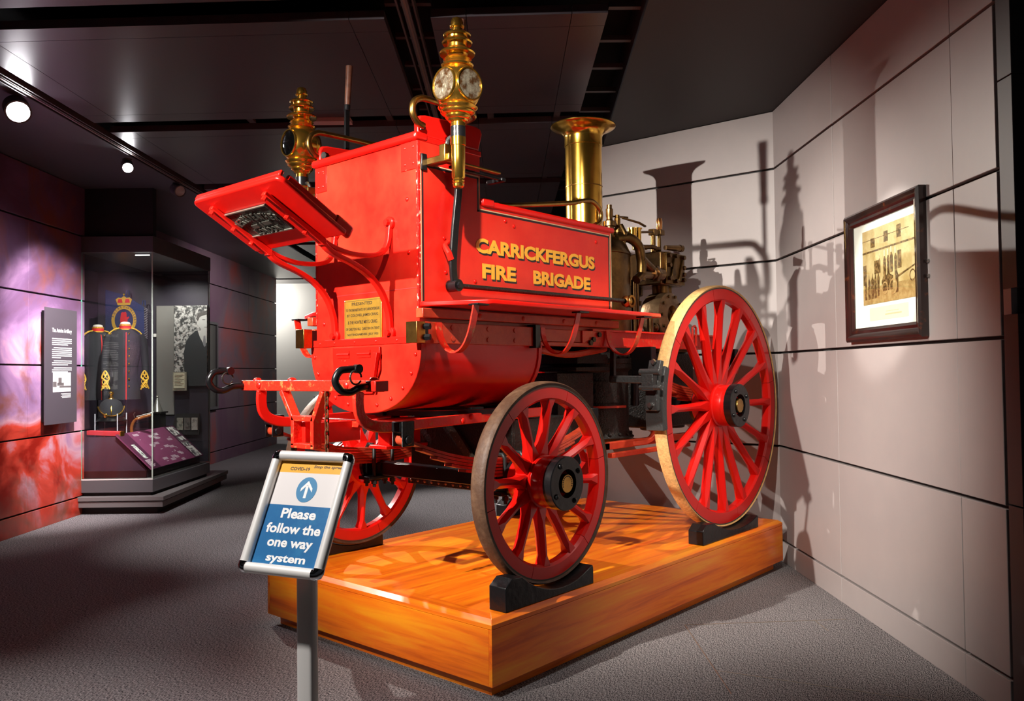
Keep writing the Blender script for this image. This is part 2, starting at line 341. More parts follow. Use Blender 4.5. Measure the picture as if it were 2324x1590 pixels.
def text(s, o, right, up, width, height, m, name, parent, depth=.0015, bold=.0, align='CENTER', squash=None):
    """flat lettering scaled into a width x height box whose lower-left corner is o"""
    cu = bpy.data.curves.new(name, 'FONT'); cu.body = s; cu.size = 1; cu.offset = bold; cu.extrude = 0; cu.align_x = align; cu.resolution_u = 3
    to = bpy.data.objects.new(name, cu); COL.objects.link(to); bpy.context.view_layer.update()
    me = bpy.data.meshes.new_from_object(to.evaluated_get(bpy.context.evaluated_depsgraph_get()))
    bpy.data.objects.remove(to); bpy.data.curves.remove(cu)
    xs = [v.co.x for v in me.vertices]; ys = [v.co.y for v in me.vertices]
    x0, x1, y0, y1 = min(xs), max(xs), min(ys), max(ys)
    o, right, up = V(o), V(right).normalized(), V(up).normalized(); nn = right.cross(up)
    po = ORG.get(parent.name, V((0, 0, 0)))
    bm = bmesh.new(); bm.from_mesh(me)
    for v in bm.verts:
        v.co = o-po+right*((v.co.x-x0)/(x1-x0)*width)+up*((v.co.y-y0)/(y1-y0)*height)
    if depth:
        r = bmesh.ops.extrude_face_region(bm, geom=bm.faces[:])
        for e in r['geom']:
            if isinstance(e, bmesh.types.BMVert): e.co += nn*depth
    for f in bm.faces: f.smooth = False
    bm.to_mesh(me); bm.free(); me.shade_flat(); me.materials.clear(); me.materials.append(m)
    ob = bpy.data.objects.new(name, me); COL.objects.link(ob); ob.parent = parent; ORG[ob.name] = po
    return ob
def arc(c, r, a0, a1, n, ax='xz'):
    out = []
    for i in range(n+1):
        t = math.radians(a0+(a1-a0)*i/n); p = [c[0], c[1], c[2]]
        p['xyz'.index(ax[0])] += r*math.cos(t); p['xyz'.index(ax[1])] += r*math.sin(t); out.append(tuple(p))
    return out
def smooth_path(P, k=6):
    P = [V(p) for p in P]; out = []
    for i in range(len(P)-1):
        p0, p1, p2, p3 = P[max(i-1, 0)], P[i], P[i+1], P[min(i+2, len(P)-1)]
        for j in range(k):
            t = j/k; out.append(.5*((2*p1)+(p2-p0)*t+(2*p0-5*p1+4*p2-p3)*t*t+(3*p1-p0-3*p2+p3)*t**3))
    out.append(P[-1]); return out

# ================================================================== ROOM
def wbox(mb, u0, u1, v0, v1, z0, z1):
    return mb.hexa([W(u0, v0, z0), W(u0, v1, z0), W(u1, v1, z0), W(u1, v0, z0), W(u0, v0, z1), W(u0, v1, z1), W(u1, v1, z1), W(u1, v0, z1)])
mb = MB(); wbox(mb, -4, 24, -9, 6, -.05, 0); floor = struct(mb, 'floor', CARPET, flat=True)
# floor access trap outline let into the carpet
TRIM = mat('brass_floor_strip', (.35, .29, .24), .4, .6)
mb = MB()
def strip(a, b, wd=.004):
    a, b = V(a), V(b); d = (b-a).normalized(); s = V((-d.y, d.x, 0))*wd/2
    mb.prism([a-s, b-s, b+s, a+s], (0, 0, .0025))
strip((.734, -.755, 0), (1.476, -.107, 0)); strip((1.476, -.107, 0), (2.144, -.763, 0)); strip((2.01, -.637, 0), (1.87, -.764, 0)); strip((1.2, -1.45, 0), (.95, -.57, 0), .002)
struct(mb, 'trim_1', TRIM, flat=True)

HB, HP = .1862, .680
ZS = [0, HB, HB+HP, HB+2*HP, HB+3*HP, HB+4*HP, 3.335]
ZR_ = [0]+[1.4326+(z-1.4326)*1.022 for z in ZS[1:-1]]+[3.38]
GAP = .016
def panel_wall(root, mt, p_of, ss, zs, thick, grow=0, vg=.003):
    """panels as separate boards: p_of(s, n, z) gives a point, n pointing into the room"""
    for i in range(len(ss)-1):
        for j in range(len(zs)-1):
            s0, s1 = ss[i]+vg/2, ss[i+1]-vg/2; z0, z1 = zs[j]+(GAP/2 if j else 0), zs[j+1]-GAP/2
            t = thick+random.uniform(-.0015, .0015); m2 = MB()
            m2.hexa([p_of(s0, 0, z0), p_of(s1, 0, z0), p_of(s1, t, z0), p_of(s0, t, z0), p_of(s0, 0, z1), p_of(s1, 0, z1), p_of(s1, t, z1), p_of(s0, t, z1)])
            put(m2, 'wall_panel', mt, root, bevel=.002, flat=True, seg=1)
mb = MB(); wbox(mb, 3.34, 6.3, 2.065, 2.18, 0, 3.5); wr = struct(mb, 'wall_right', WALLB, flat=True)
panel_wall(wr, WALLG, lambda s, n, z: W(s, 2.065-n, z), [3.35, 3.68, 5.03, 6.13], ZR_, .03)
# end of the partition: shade painted into the boards, open joint between them
mb = MB(); wbox(mb, 3.27, 3.34, 2.065, 2.9, 0, 3.5); we = struct(mb, 'wall_right_end', WALLB, flat=True)
SHADEW = mat('shaded_end_laminate', (.055, .04, .042), .5)
for z0, z1 in ((0, .866), (.872, 1.64), (1.745, 2.6), (2.605, 3.4)):
    m2 = MB(); wbox(m2, 3.24, 3.335, 2.037, 2.9, z0, z1); put(m2, 'end_board', SHADEW, we, bevel=.002, flat=True)
m2 = MB(); wbox(m2, 3.285, 3.336, 2.04, 2.235, 1.64, 1.745); put(m2, 'joint_return', WALLG, we, flat=True)
# back wall (canted)
B0 = V((3.298, .085, 0)); B1d = V((-.057, 1, 0)).normalized(); B1n = V((-B1d.y, B1d.x, 0))
if B1n.dot(V((CAM.x, CAM.y, 0))-B0) < 0: B1n = -B1n
def BW(s, n, z): p = B0+B1d*s+B1n*n; return V((p.x, p.y, z))
mb = MB(); mb.hexa([BW(-.04, -.15, 0), BW(1.81, -.15, 0), BW(1.81, -.03, 0), BW(-.04, -.03, 0), BW(-.04, -.15, 3.4), BW(1.81, -.15, 3.4), BW(1.81, -.03, 3.4), BW(-.04, -.03, 3.4)])
wb = struct(mb, 'wall_back', WALLB, flat=True)
panel_wall(wb, WALLG, lambda s, n, z: BW(s, n-.03, z), [.012, 1.80], ZR_, .03)
# left mural wall
mb = MB(); wbox(mb, 2, 8.66, -4.62, -4.47, 0, 3.45); wl = struct(mb, 'wall_left', WALLB, flat=True)
panel_wall(wl, CLOUD, lambda s, n, z: W(s, -4.47+n, z), [2.3, 3.63, 4.96, 6.3, 7.645, 8.66], ZS[:-1]+[3.42], .03)
# far mural wall beyond the case
mb = MB(); wbox(mb, 10.27, 17.0, -5.6, -4.79, 0, 3.6); wf = struct(mb, 'wall_left_far', WALLB, flat=True)
panel_wall(wf, CLOUDD, lambda s, n, z: W(s, -4.79+n, z), [10.3, 11.9, 13.708, 15.2, 17.02], ZS[:-1]+[3.55], .03)
# far white wall
mb = MB(); wbox(mb, 18.0, 18.15, -8, 3, 0, 3.7); wfar = struct(mb, 'wall_far', WHITEW, flat=True)
m2 = MB(); wbox(m2, 17.9, 18.0, -4.2, -2.6, .0, .95); put(m2, 'plinth_panel', mat('pale_panel', (.55, .6, .6), .5), wfar, flat=True)

# ceiling: dark void, hung metal trays, soffits
mb = MB(); wbox(mb, -4, 24, -9, 6, 3.75, 3.8); ce = struct(mb, 'ceiling', CEILV, flat=True)
def tray(u0, u1, v0, v1, fine=True):
    z0 = 3.40
    us = [u0, u0+.17, u1-.17, u1] if fine else [u0, u1]; vs = [v0, v0+.2, v1-.2, v1] if fine else [v0, v1]
    for i in range(len(us)-1):
        for j in range(len(vs)-1):
            m2 = MB(); a, b, c_, d = us[i]+.002, us[i+1]-.002, vs[j]+.002, vs[j+1]-.002
            sh = lambda u, v, z: W(u-.045*(v+.4), v, z)
            m2.hexa([sh(a, c_, z0), sh(a, d, z0), sh(b, d, z0), sh(b, c_, z0), sh(a, c_, z0+.05), sh(a, d, z0+.05), sh(b, d, z0+.05), sh(b, c_, z0+.05)])
            put(m2, 'ceiling_panel', CEIL, ce, flat=True)
rows = [(.6, 2.3), (2.52, 4.24), (4.50, 6.215), (6.47, 8.30), (8.53, 10.2), (10.42, 12.1), (12.35, 14.0), (14.25, 15.9), (16.1, 17.9)]
for k, (a, b) in enumerate(rows):
    tray(a, b, -3.18, -.655, k < 5); tray(a, b, -.40, .585, k < 6)
for u in [4.1, 6.35, 8.4, 10.3, 12.2, 14.1]:     # hangers crossing the slots
    for v in (-2.0, -.9, -.1, .42):
        m2 = MB(); wbox(m2, u-.14, u+.16, v-.025, v+.025, 3.44, 3.46); put(m2, 'ceiling_hanger', BATT, ce, flat=True)
for i in range(12):
    u = 4.1+.46*i
    m2 = MB(); wbox(m2, u-.02, u+.02, .6, .86, 3.47, 3.50); put(m2, 'ceiling_rung', BATT, ce, flat=True)
    m2 = MB(); wbox(m2, u-.02, u+.02, -.66, -.4, 3.50, 3.53); put(m2, 'ceiling_rung', BATT, ce, flat=True)
m2 = MB(); m2.box((0, 0, 0), (1, 1, 1)); m2.v = [W(6.27+p.x*.1, -1.5+p.y*.32, 3.375+p.z*.03) for p in m2.v]; put(m2, 'ceiling_batten', mat('pale_batten', (.45, .3, .28), .5), ce, flat=True)
mb = MB(); mb.prism([W(-1, .60, 3.375), W(-1, 4.0, 3.375), W(7.3, 4.0, 3.375), W(7.3, .90, 3.375), W(7.0, .86, 3.375)], (0, 0, .25)); struct(mb, 'ceiling_soffit_right', SOFF, flat=True)
mb = MB(); wbox(mb, -1, 17.2, -4.9, -3.37, 3.42, 3.6); struct(mb, 'ceiling_soffit_left', SOFL, flat=True)
mb = MB(); wbox(mb, 17.0, 24, -8, 3, 3.42, 3.5); struct(mb, 'ceiling_far', CEIL, flat=True)

def track(v, u0, u1, z, lab):
    t = thing('lighting_track', lab, 'lighting track', W(u0, v, z), None)
    m2 = MB(); wbox(m2, u0, u1, v-.018, v+.018, z, z+.03); put(m2, 'rail', DARKG, t, flat=True)
    m2 = MB(); wbox(m2, u0, u1, v-.006, v+.006, z-.004, z+.001); put(m2, 'conductor_slot', mat('warm_metal', (.3, .2, .16), .4, .8), t, flat=True)
    m2 = MB(); wbox(m2, u0, u1, v-.05, v-.04, z+.0, z+.05); wbox(m2, u0, u1, v+.04, v+.05, z, z+.05); put(m2, 'channel_edge', BATT, t, flat=True)
track(-3.275, 2.0, 12.0, 3.385, 'long black lighting track along the left edge of the ceiling trays')
track(-.52, 1.5, 9.0, 3.40, 'brown lighting track running down the middle gap of the ceiling')

def spotlight(loc, aim, label, lit=True, stem=3.385, r=.05):
    loc = V(loc); d = (V(aim)-loc).normalized(); t = thing('spotlight', label, 'spotlight', (loc.x, loc.y, stem), 'ceiling spotlights')
    q_ = loc-d*.09; m2 = MB(); m2.cyl(q_, (q_.x, q_.y, stem), .012, n=10); m2.box((q_.x-.03, q_.y-.03, stem-.012), (q_.x+.03, q_.y+.03, stem)); put(m2, 'stem', DARKG, t)
    b = loc-d*.14; m2 = MB(); m2.lathe(b, d, [(0, 0), (r*.8, 0), (r, .02), (r, .125), (r*.86, .125), (r*.86, .112), (0, .112)], 24); put(m2, 'housing', DARKG, t)
    m2 = MB(); m2.cyl(loc-d*.026, loc-d*.022, r*.84, n=24); put(m2, 'lens', LENS if lit else mat('dim_lens', (.5, .5, .5), .2), t)
spotlight(S1+V((0, 0, .0)), W(3.5, -1.5, 1.2), 'glaring spotlight nearest the left edge of the photo', r=.085)
spotlight(S2, W(4.5, -1.8, 1.4), 'small round lit spotlight further along the left track')
spotlight(LB, (1.6, .6, 1.3), 'spotlight seen side on above the display case, its lamp hidden', lit=False, r=.06)

# ================================================================== PLATFORM
PL, PW, PT = 3.0756, 1.7564, .3472
t = thing('display_platform', 'long varnished orange timber platform under the fire engine', 'platform', (PL/2, PW/2, 0))
e = .0511
for (a, b, mt) in (((e, e, 0), (PL-e, e+.018, .056), WOODX), ((e, PW-e-.018, 0), (PL-e, PW-e, .056), WOODX), ((e, e+.018, 0), (e+.018, PW-e-.018, .056), WOODY), ((PL-e-.018, e+.018, 0), (PL-e, PW-e-.018, .056), WOODY)):
    put(MB().box(a, b), 'plinth_board', mt, t, flat=True)
th = .02
for (a, b, mt) in (((0, 0, .0592), (PL, th, .3073), WOODX), ((0, PW-th, .0592), (PL, PW, .3073), WOODX), ((0, th, .0592), (th, PW-th, .3073), WOODY), ((PL-th, th, .0592), (PL, PW-th, .3073), WOODY)):
    put(MB().box(a, b), 'side_board', mt, t, bevel=.0015, flat=True)
z0, z1, z2, q = .3088, .328, PT, .024
ew = .10
def edging(P0, P1, I1, I0, mt):  # outer corners and inner corners
    P0, P1, I0, I1 = map(V, (P0, P1, I0, I1)); up = V((0, 0, 1))
    def pt(p, i, k, z): d = (i-p); return V((p.x+d.x*k/ew, p.y+d.y*k/ew, z))
    A = [pt(P0, I0, 0, z0), pt(P0, I0, 0, z1), pt(P0, I0, q, z2), pt(P0, I0, ew, z2), pt(P0, I0, ew, z0)]
    B = [pt(P1, I1, 0, z0), pt(P1, I1, 0, z1), pt(P1, I1, q, z2), pt(P1, I1, ew, z2), pt(P1, I1, ew, z0)]
    put(MB().sweepprof([A, B]), 'edge_moulding', mt, t, bevel=.0012, ang=20)
C4 = [(0, 0, 0), (PL, 0, 0), (PL, PW, 0), (0, PW, 0)]; I4 = [(ew, ew, 0), (PL-ew, ew, 0), (PL-ew, PW-ew, 0), (ew, PW-ew, 0)]
for i in range(4): edging(C4[i], C4[(i+1) % 4], I4[(i+1) % 4], I4[i], WOODX if i % 2 == 0 else WOODY)
put(MB().box((ew, ew, .32), (PL-ew, PW-ew, PT-.0006)), 'top_board', WOODX, t, flat=True)

# ================================================================== CHOCKS
YC = .895
def chock(xc, R, zc, x0, x1, y0, y1, ztop, label):
    pr = [(x0, PT), (x0, ztop-.035), (x0+.05, ztop)]
    n = 14; hx = math.sqrt(max(R*R-(zc-ztop)**2, 0)); a, b = xc-hx, xc+hx
    a = max(a, x0+.06); post = b < x1-.05; b = b if post else x1-.008
    for i in range(n+1):
        x = a+(b-a)*i/n; pr.append((x, zc-math.sqrt(R*R-(x-xc)**2)-.004))
    pr += ([(x1-.03, ztop), (x1, ztop-.03)] if post else [(x1, pr[-1][1]-.02)])+[(x1, PT)]
    # robust: swept strip so that the concave outline triangulates cleanly
    m2 = MB(); vs = []; n = len(pr)
    lo = [(p[0], PT) for p in pr]
    loops = []
    for (x, z) in pr[1:-1]: loops.append([(x, y0, PT), (x, y1, PT), (x, y1, z), (x, y0, z)])
    loops = [l for i, l in enumerate(loops) if i == 0 or l[0][0]-loops[i-1][0][0] > 1e-4]
    m2.sweepprof(loops)
    return tag(put(m2, 'wheel_chock', CHK, None, bevel=.004, ang=25, loc=((x0+x1)/2, (y0+y1)/2, PT)), label, 'chock')
XF, ZF, RF_ = .5504, .8838, .4993
XR, ZR, RR_ = 2.440, 1.190, .805
chock(XF, RF_, ZF, .125, .80, .028, .13, .492, 'black timber chock under the near front wheel, chipped at its end')
chock(XR, RR_, ZR, 1.937, 2.72, .018, .12, .468, 'black timber chock under the big near rear wheel')
chock(XF, RF_, ZF, .125, .75, PW-.13, PW-.028, .505, 'dark timber chock under the far front wheel behind the sign')
chock(XR, RR_, ZR, 1.937, 2.72, PW-.12, PW-.018, .468, 'dark timber chock under the far rear wheel')

# ================================================================== FIRE ENGINE
eng = thing('fire_engine', 'red horse-drawn steam fire engine with brass chimney on a timber platform', 'fire engine', (1.3, YC, PT))
YR, YL = .48, 1.31
def mir(y): return 2*YC-y
# ---- wheels
def make_wheel(name, R, nsp, wd, tt, fel_in, hubr, y_disc, mt_tyre, parent, xc, yo, zc, phase, label):
    """built once around its axle; outer face towards -y. yo = y of outer tyre face."""
    c = V((xc, yo+wd/2, zc)); ay = V((0, 1, 0))
    def L(r, y): return (r, y-c.y)  # profile helper in (radius, axial)
    # nave is the wheel's own mesh
    m2 = MB()
    ym = c.y; yd = y_disc
    m2.lathe(c, ay, [(0, yd+.045-ym), (hubr*1.02, yd+.045-ym), (hubr*1.04, yd+.075-ym), (hubr*.98, yd+.08-ym), (hubr*1.03, yd+.10-ym), (hubr*1.0, -.005), (hubr*1.06, .0), (hubr*1.03, .012), (hubr*1.08, .02), (hubr*1.08, .085), (hubr*.98, .095), (hubr*.92, .13), (hubr*.86, .16), (0, .16)], 40)
    wheel = put(m2, name, REDC, parent, loc=c)
    if label: wheel['label'] = label
    m2 = MB(); h = wd/2
    m2.lathe(c, ay, [(R-tt, -h*.8), (R-tt*.4, -h*.98), (R-tt*.1, -h*.75), (R, -h*.45), (R, h*.45), (R-tt*.1, h*.75), (R-tt*.4, h*.98), (R-tt, h*.8)], 96, close=True)
    put(m2, 'tyre', mt_tyre, wheel)
    m2 = MB(); m2.lathe(c, ay, [(R-tt-.004, -h*.86), (R-tt+.003, -h*.86), (R-tt+.003, h*.86), (R-tt-.004, h*.86)], 96, close=True)
    put(m2, 'tyre_band', TYRED, wheel)
    # felloes: each spans two spokes, small joints between them
    ro, ri, fh = R-tt-.003, fel_in, .034
    nf = nsp//2; me = None
    for k in range(nf):
        if me is None:
            m2 = MB(); secs = []; g = .0016/ro; N = 14
            for i in range(N+1):
                a = phase+PI/nsp+g+(2*PI/nf-2*g)*i/N; dx, dz = math.cos(a), math.sin(a)
                secs.append([c+V((dx*r, y, dz*r)) for r, y in ((ro, -fh), (ro, fh), (ri+.012, fh), (ri, fh*.6), (ri, -fh*.6), (ri+.012, -fh))])
            m2.sweepprof(secs); fo = put(m2, 'felloe', REDC, wheel, ang=40); me = fo.data
        else:
            fo = bpy.data.objects.new('felloe', me); COL.objects.link(fo); fo.parent = wheel; ORG[fo.name] = c
            fo.rotation_euler = (0, -2*PI/nf*k, 0)
    # spokes
    me = None
    for k in range(nsp):
        if me is None:
            m2 = MB(); a = phase; dx, dz = math.cos(a), math.sin(a); d = V((dx, 0, dz)); tg = V((-dz, 0, dx)); secs = []
            r0, r1 = hubr*.9, ri+.006
            for s, wt, wa, ch in ((0, .032, .034, .25), (.10, .034, .036, .4), (.28, .026, .033, 1.2), (.5, .0225, .031, 1.35), (.84, .022, .029, 1.35), (.93, .027, .030, .7), (1, .028, .030, .3)):
                if nsp > 12: wt *= 1.0; wa *= 1.05
                p = c+d*(r0+(r1-r0)*s)+V((0, .050*(1-s)**1.3, 0))
                k1 = wt*.55*ch; k2 = wa*.55*ch
                secs.append([p+tg*x+V((0, y, 0)) for x, y in ((-wt, -wa+k2), (-wt+k1, -wa), (wt-k1, -wa), (wt, -wa+k2), (wt, wa-k2), (wt-k1, wa), (-wt+k1, wa), (-wt, wa-k2))])
            m2.sweepprof(secs); so = put(m2, 'spoke', REDC, wheel, ang=28); me = so.data
        else:
            so = bpy.data.objects.new('spoke', me); COL.objects.link(so); so.parent = wheel; ORG[so.name] = c
            so.rotation_euler = (0, -2*PI/nsp*k, 0)
    # black hub flange with four studs and brass cap
    m2 = MB(); fr = hubr*1.06; hole = hubr*.56
    m2.lathe(c, ay, [(hole, yd-ym), (fr-.004, yd-ym), (fr, yd+.004-ym), (fr, yd+.05-ym), (hole, yd+.05-ym)], 40, close=True)
    put(m2, 'hub_flange', BLACK, wheel)
    for k in range(4):
        a = math.radians(32+90*k); p = V((xc+math.cos(a)*fr*.78, yd, zc+math.sin(a)*fr*.78))
        put(MB().dome(p, (0, -1, 0), .014, .012, 10), 'stud', BLACK, wheel)
    m2 = MB(); m2.lathe(c, ay, [(0, yd+.0-ym), (hole*.62, yd+.0-ym), (hole*.66, yd+.01-ym), (hole*.66, yd+.06-ym), (0, yd+.06-ym)], 10 if nsp > 12 else 36)
    put(m2, 'axle_cap', BRASSD, wheel)
    # axle-box collar on the inner side
    m2 = MB(); m2.lathe(c, ay, [(hubr*.30, .15), (hubr*.84, .15), (hubr*.84, .185), (hubr*.30, .185)], 32, close=True); put(m2, 'inner_band', BLACK, wheel)
    return wheel
FW, RW_ = .085, .085
w1 = make_wheel('front_wheel', RF_, 12, FW, .024, .404, .125, -.004, TYREF, eng, XF, .094, ZF, math.radians(-4), None)
w2 = make_wheel('rear_wheel', RR_, 16, RW_, .020, .70, .135, -.001, TYRER, eng, XR, .094, ZR, 0, None)
def mirror_wheel(w, yc_new):
    c = w.copy(); COL.objects.link(c); c.parent = w.parent; c.location.y = yc_new-ORG[eng.name].y; c.rotation_euler = (0, 0, PI)
    for ch in list(w.children):
        q = ch.copy(); COL.objects.link(q); q.parent = c
    return c
mirror_wheel(w1, mir(.094+FW/2)-.02); mirror_wheel(w2, mir(.094+RW_/2)-.02)
# lettering round the front near cap (too small to read beyond its ring)
for k in range(14):
    a = math.radians(200-k*17); rr = .046
    m2 = MB(); p = V((XF+rr*math.cos(a)*.78, -.0052, ZF+rr*math.sin(a)*.78)); m2.box(p-V((.002, .0006, .003)), p+V((.002, .0006, .003)))
    put(m2, 'cap_mark', BLKP, w1, flat=True)

# ---- body
prof = [(.03, 1.575), (.03, 2.56), (.465, 2.56), (.465, 2.305), (1.66, 2.305), (1.66, 1.60), (.95, 1.575)]
body = put(MB().prism([(x, YR, z) for x, z in prof], (0, YL-YR, 0)), 'body', REDP, eng, bevel=.003, ang=30)
# belly (rounded trough under the body)
half, dep, yc = .432, .335, (YR+YL)/2
def bell(x, g=0, n=22):
    return [(x, yc+(half+g)*math.cos(a)*abs(math.cos(a))**-.12 if abs(math.cos(a)) > 1e-3 else yc, 1.575-(dep+g)*math.sin(a)**.85) for a in [PI*i/n for i in range(n+1)]]
belly = put(MB().sweepprof([bell(.05), bell(.93)]), 'belly_tank', REDC, eng, ang=40)
m2 = MB(); m2.sweepprof([bell(.012, .012), bell(.05, .012)]); put(m2, 'belly_front_plate', REDP, eng, bevel=.004)
m2 = MB(); lo = bell(.03, -.02)
for a, b, g0, g1 in ((.05, .085, .006, .006),):
    m2.sweepprof([bell(a, g0), bell(b, g1)])
put(m2, 'belly_flange', REDC, eng)
m2 = MB(); m2.sweepprof([bell(.905, .008), bell(.93, .008)]); put(m2, 'belly_rear_band', REDC, eng)
for k in range(11):
    a = PI*(.04+.092*k); y = yc+(half-.022)*math.cos(a); z = 1.575-(dep-.022)*math.sin(a)**.85
    put(MB().dome((.012, y, z), (-1, 0, 0), .011, .008), 'rivet', RED, eng)
# seam boards and flap on front
put(MB().box((.008, YR-.004, 1.575), (.03, YL+.004, 1.612)), 'front_rail', RED, eng, bevel=.003)
for y in (.62, .78, .95, 1.12, 1.25):
    put(MB().dome((.008, y, 1.593), (-1, 0, 0), .007, .004), 'rivet', RED, eng)
flap = put(MB().prism([(.006, .74, 1.567), (.006, 1.125, 1.567), (.006, 1.125, 1.515), (.006, 1.10, 1.32), (.006, .80, 1.33), (.006, .74, 1.45)], (-.008, 0, 0)), 'locker_flap', RED, eng, bevel=.002)
put(MB().prism([(-.004, .79, 1.34), (-.004, .765, 1.535), (-.004, .735, 1.535), (-.004, .775, 1.345)], (-.02, 0, 0)), 'flap_latch', RED, eng, bevel=.002)
for y in (.86, 1.03):
    m2 = MB(); m2.box((-.006, y-.05, 1.512), (-.001, y+.05, 1.55)); m2.cyl((-.006, y-.05, 1.531), (-.006, y+.05, 1.531), .006, n=8)
    put(m2, 'hinge', RED, flap)
# thin horizontal seam of front board and corner plates
put(MB().box((.0285, YR, 1.842), (.03, YL, 1.845)), 'board_seam', mat('seam', (.45, .02, .02), .5), eng, flat=True)
for y0, y1 in ((YR, .60), (1.21, YL)):
    m2 = MB(); m2.box((.026, y0, 2.42), (.03, y1, 2.56))
    pl = put(m2, 'corner_plate', RED, eng, bevel=.0015)
    for yy in (y0+.03, y1-.03):
        for zz in (2.45, 2.53): put(MB().dome((.026, yy, zz), (-1, 0, 0), .008, .004), 'rivet', RED, pl)
for yy in (YR, YL):
    s_ = -1 if yy == YR else 1
    m2 = MB(); m2.box((.027, yy-s_*.012, 1.70), (.030, yy+s_*.003, 2.556)); put(m2, 'corner_angle', REDE, eng, bevel=.001)
    m2 = MB(); m2.box((.027, yy, 1.70), (.042, yy+s_*.003, 2.556)); put(m2, 'corner_angle', REDE, eng, bevel=.001)
# front lid moulding and lids
put(MB().box((.005, YR-.012, 2.558), (.09, YL+.012, 2.598)), 'lid_moulding', REDC, eng, bevel=.014, seg=4)
put(MB().box((.05, YR-.004, 2.556), (.475, YL+.004, 2.585)), 'seat_board', REDC, eng, bevel=.005)
put(MB().box((.465, YR-.014, 2.300), (1.69, YL+.014, 2.334)), 'hose_box_lid', REDC, eng, bevel=.012, seg=3)
put(MB().box((.47, YR-.018, 2.300), (.56, YR+.03, 2.342)), 'lid_corner', REDC, eng, bevel=.01, seg=3)
for yy, s in ((YR, -1), (YL, 1)):
    # seat end boards with swept front edge
    P = [(.035, 2.585), (.035, 2.655), (.05, 2.682), (.085, 2.69), (.44, 2.712), (.475, 2.705), (.487, 2.68), (.475, 2.64), (.462, 2.60), (.462, 2.585)]
    put(MB().prism([(x, yy+(0 if s < 0 else -.035), z) for x, z in P], (0, .035, 0)), 'seat_end_board', REDC, eng, bevel=.008, ang=40, seg=3)
# rivets/knots on sides
for x, z in ((.66, 2.245), (.73, 2.225), (1.50, 2.225), (.285, 2.30), (.20, 2.10), (.21, 1.93), (.42, 1.90)):
    put(MB().dome((x, YR, z), (0, -1, 0), .011, .007), 'rivet', REDC, eng)
for y, z in ((.55, 2.02), (.56, 2.28), (1.24, 1.70)): put(MB().dome((.03, y, z), (-1, 0, 0), .011, .007), 'rivet', REDC, eng)
# coach lines
def polyline(pts, wd, off, mt, name, y=YR, side=-1):
    m2 = MB()
    for i in range(len(pts)-1):
        (x0, z0), (x1, z1) = pts[i], pts[i+1]; h = wd/2
        a = (min(x0, x1)-h, max(x0, x1)+h, min(z0, z1)-h, max(z0, z1)+h)
        m2.box((a[0], y+side*.0002, a[2]), (a[1], y+side*off, a[3]))
    return put(m2, name, mt, eng, flat=True)
ln = [(.058, 1.775), (.058, 2.440), (.447, 2.440), (.447, 2.272), (1.638, 2.272), (1.638, 1.80)]
polyline(ln, .010, .0012, BLKP, 'black_coach_line')
ln2 = [(.047, 1.775), (.047, 2.449), (.456, 2.449), (.456, 2.281), (1.646, 2.281), (1.646, 1.80)]
polyline(ln2, .0045, .0012, CREAM, 'cream_coach_line')
put(MB().box((1.662, YR-.001, 1.75), (1.6645, YR+.02, 2.30)), 'rear_edge_strip', CREAM, eng, flat=True)
# signwriting
RX, UZ = (1, 0, 0), (0, 0, 1)
for k, (dx, dz, y, mt, nm) in enumerate(((.009, -.010, YR-.0004, BLKP, 'lettering_shadow'), (0, 0, YR-.0016, GOLD, 'lettering'))):
    text('CARRICKFERGUS', (.425+dx, y, 2.052+dz), RX, UZ, 1.056, .078, mt, nm, eng, bold=.042, depth=.0008)
    text('FIRE', (.473+dx, y, 1.921+dz), RX, UZ, .268, .078, mt, nm, eng, bold=.042, depth=.0008)
    text('BRIGADE', (.89+dx, y, 1.921+dz), RX, UZ, .543, .078, mt, nm, eng, bold=.042, depth=.0008)
# presentation plaque
pq = put(MB().box((.023, .752, 1.604), (.03, 1.055, 1.816)), 'brass_plaque', mat('plaque_brass', (.82, .46, .07), .3, .75, noise=(14, (.95, .55, .08), .45, .65)), eng, bevel=.002)
LY, xx = (0, -1, 0), .0226
mkb = mat('plaque_border', (.05, .03, .01), .5)
for (a, b) in (((xx, .762, 1.612), (.0232, 1.045, 1.6135)), ((xx, .762, 1.8065), (.0232, 1.045, 1.808)), ((xx, .761, 1.612), (.0232, .7625, 1.808)), ((xx, 1.0445, 1.612), (.0232, 1.046, 1.808))):
    put(MB().box(a, b), 'border_line', mkb, pq, flat=True)
for s, y, z, wd, h in (('PRESENTED', .990, 1.784, .165, .016), ('TO THE INHABITANTS OF CARRICKFERGUS', 1.040, 1.754, .272, .014), ('BY COLONEL JAMES CRAIG', 1.030, 1.722, .252, .018), ('& THE HON\'BLE MRS S. CRAIG', 1.024, 1.688, .238, .018), ('OF CARLTON HALL  CARLTON ON TRENT', 1.040, 1.655, .272, .014), ('NOTTINGHAMSHIRE  JULY 1903', 1.028, 1.624, .25, .015)):
    text(s, (xx, y, z), LY, UZ, wd, h, mkb, 'engraving', pq, bold=.012, depth=.0006)
for y, z in ((.758, 1.610), (1.049, 1.610), (1.049, 1.810), (.758, 1.810)): put(MB().dome((.023, y, z), (-1, 0, 0), .0045, .003, 8), 'screw', STEEL, pq)

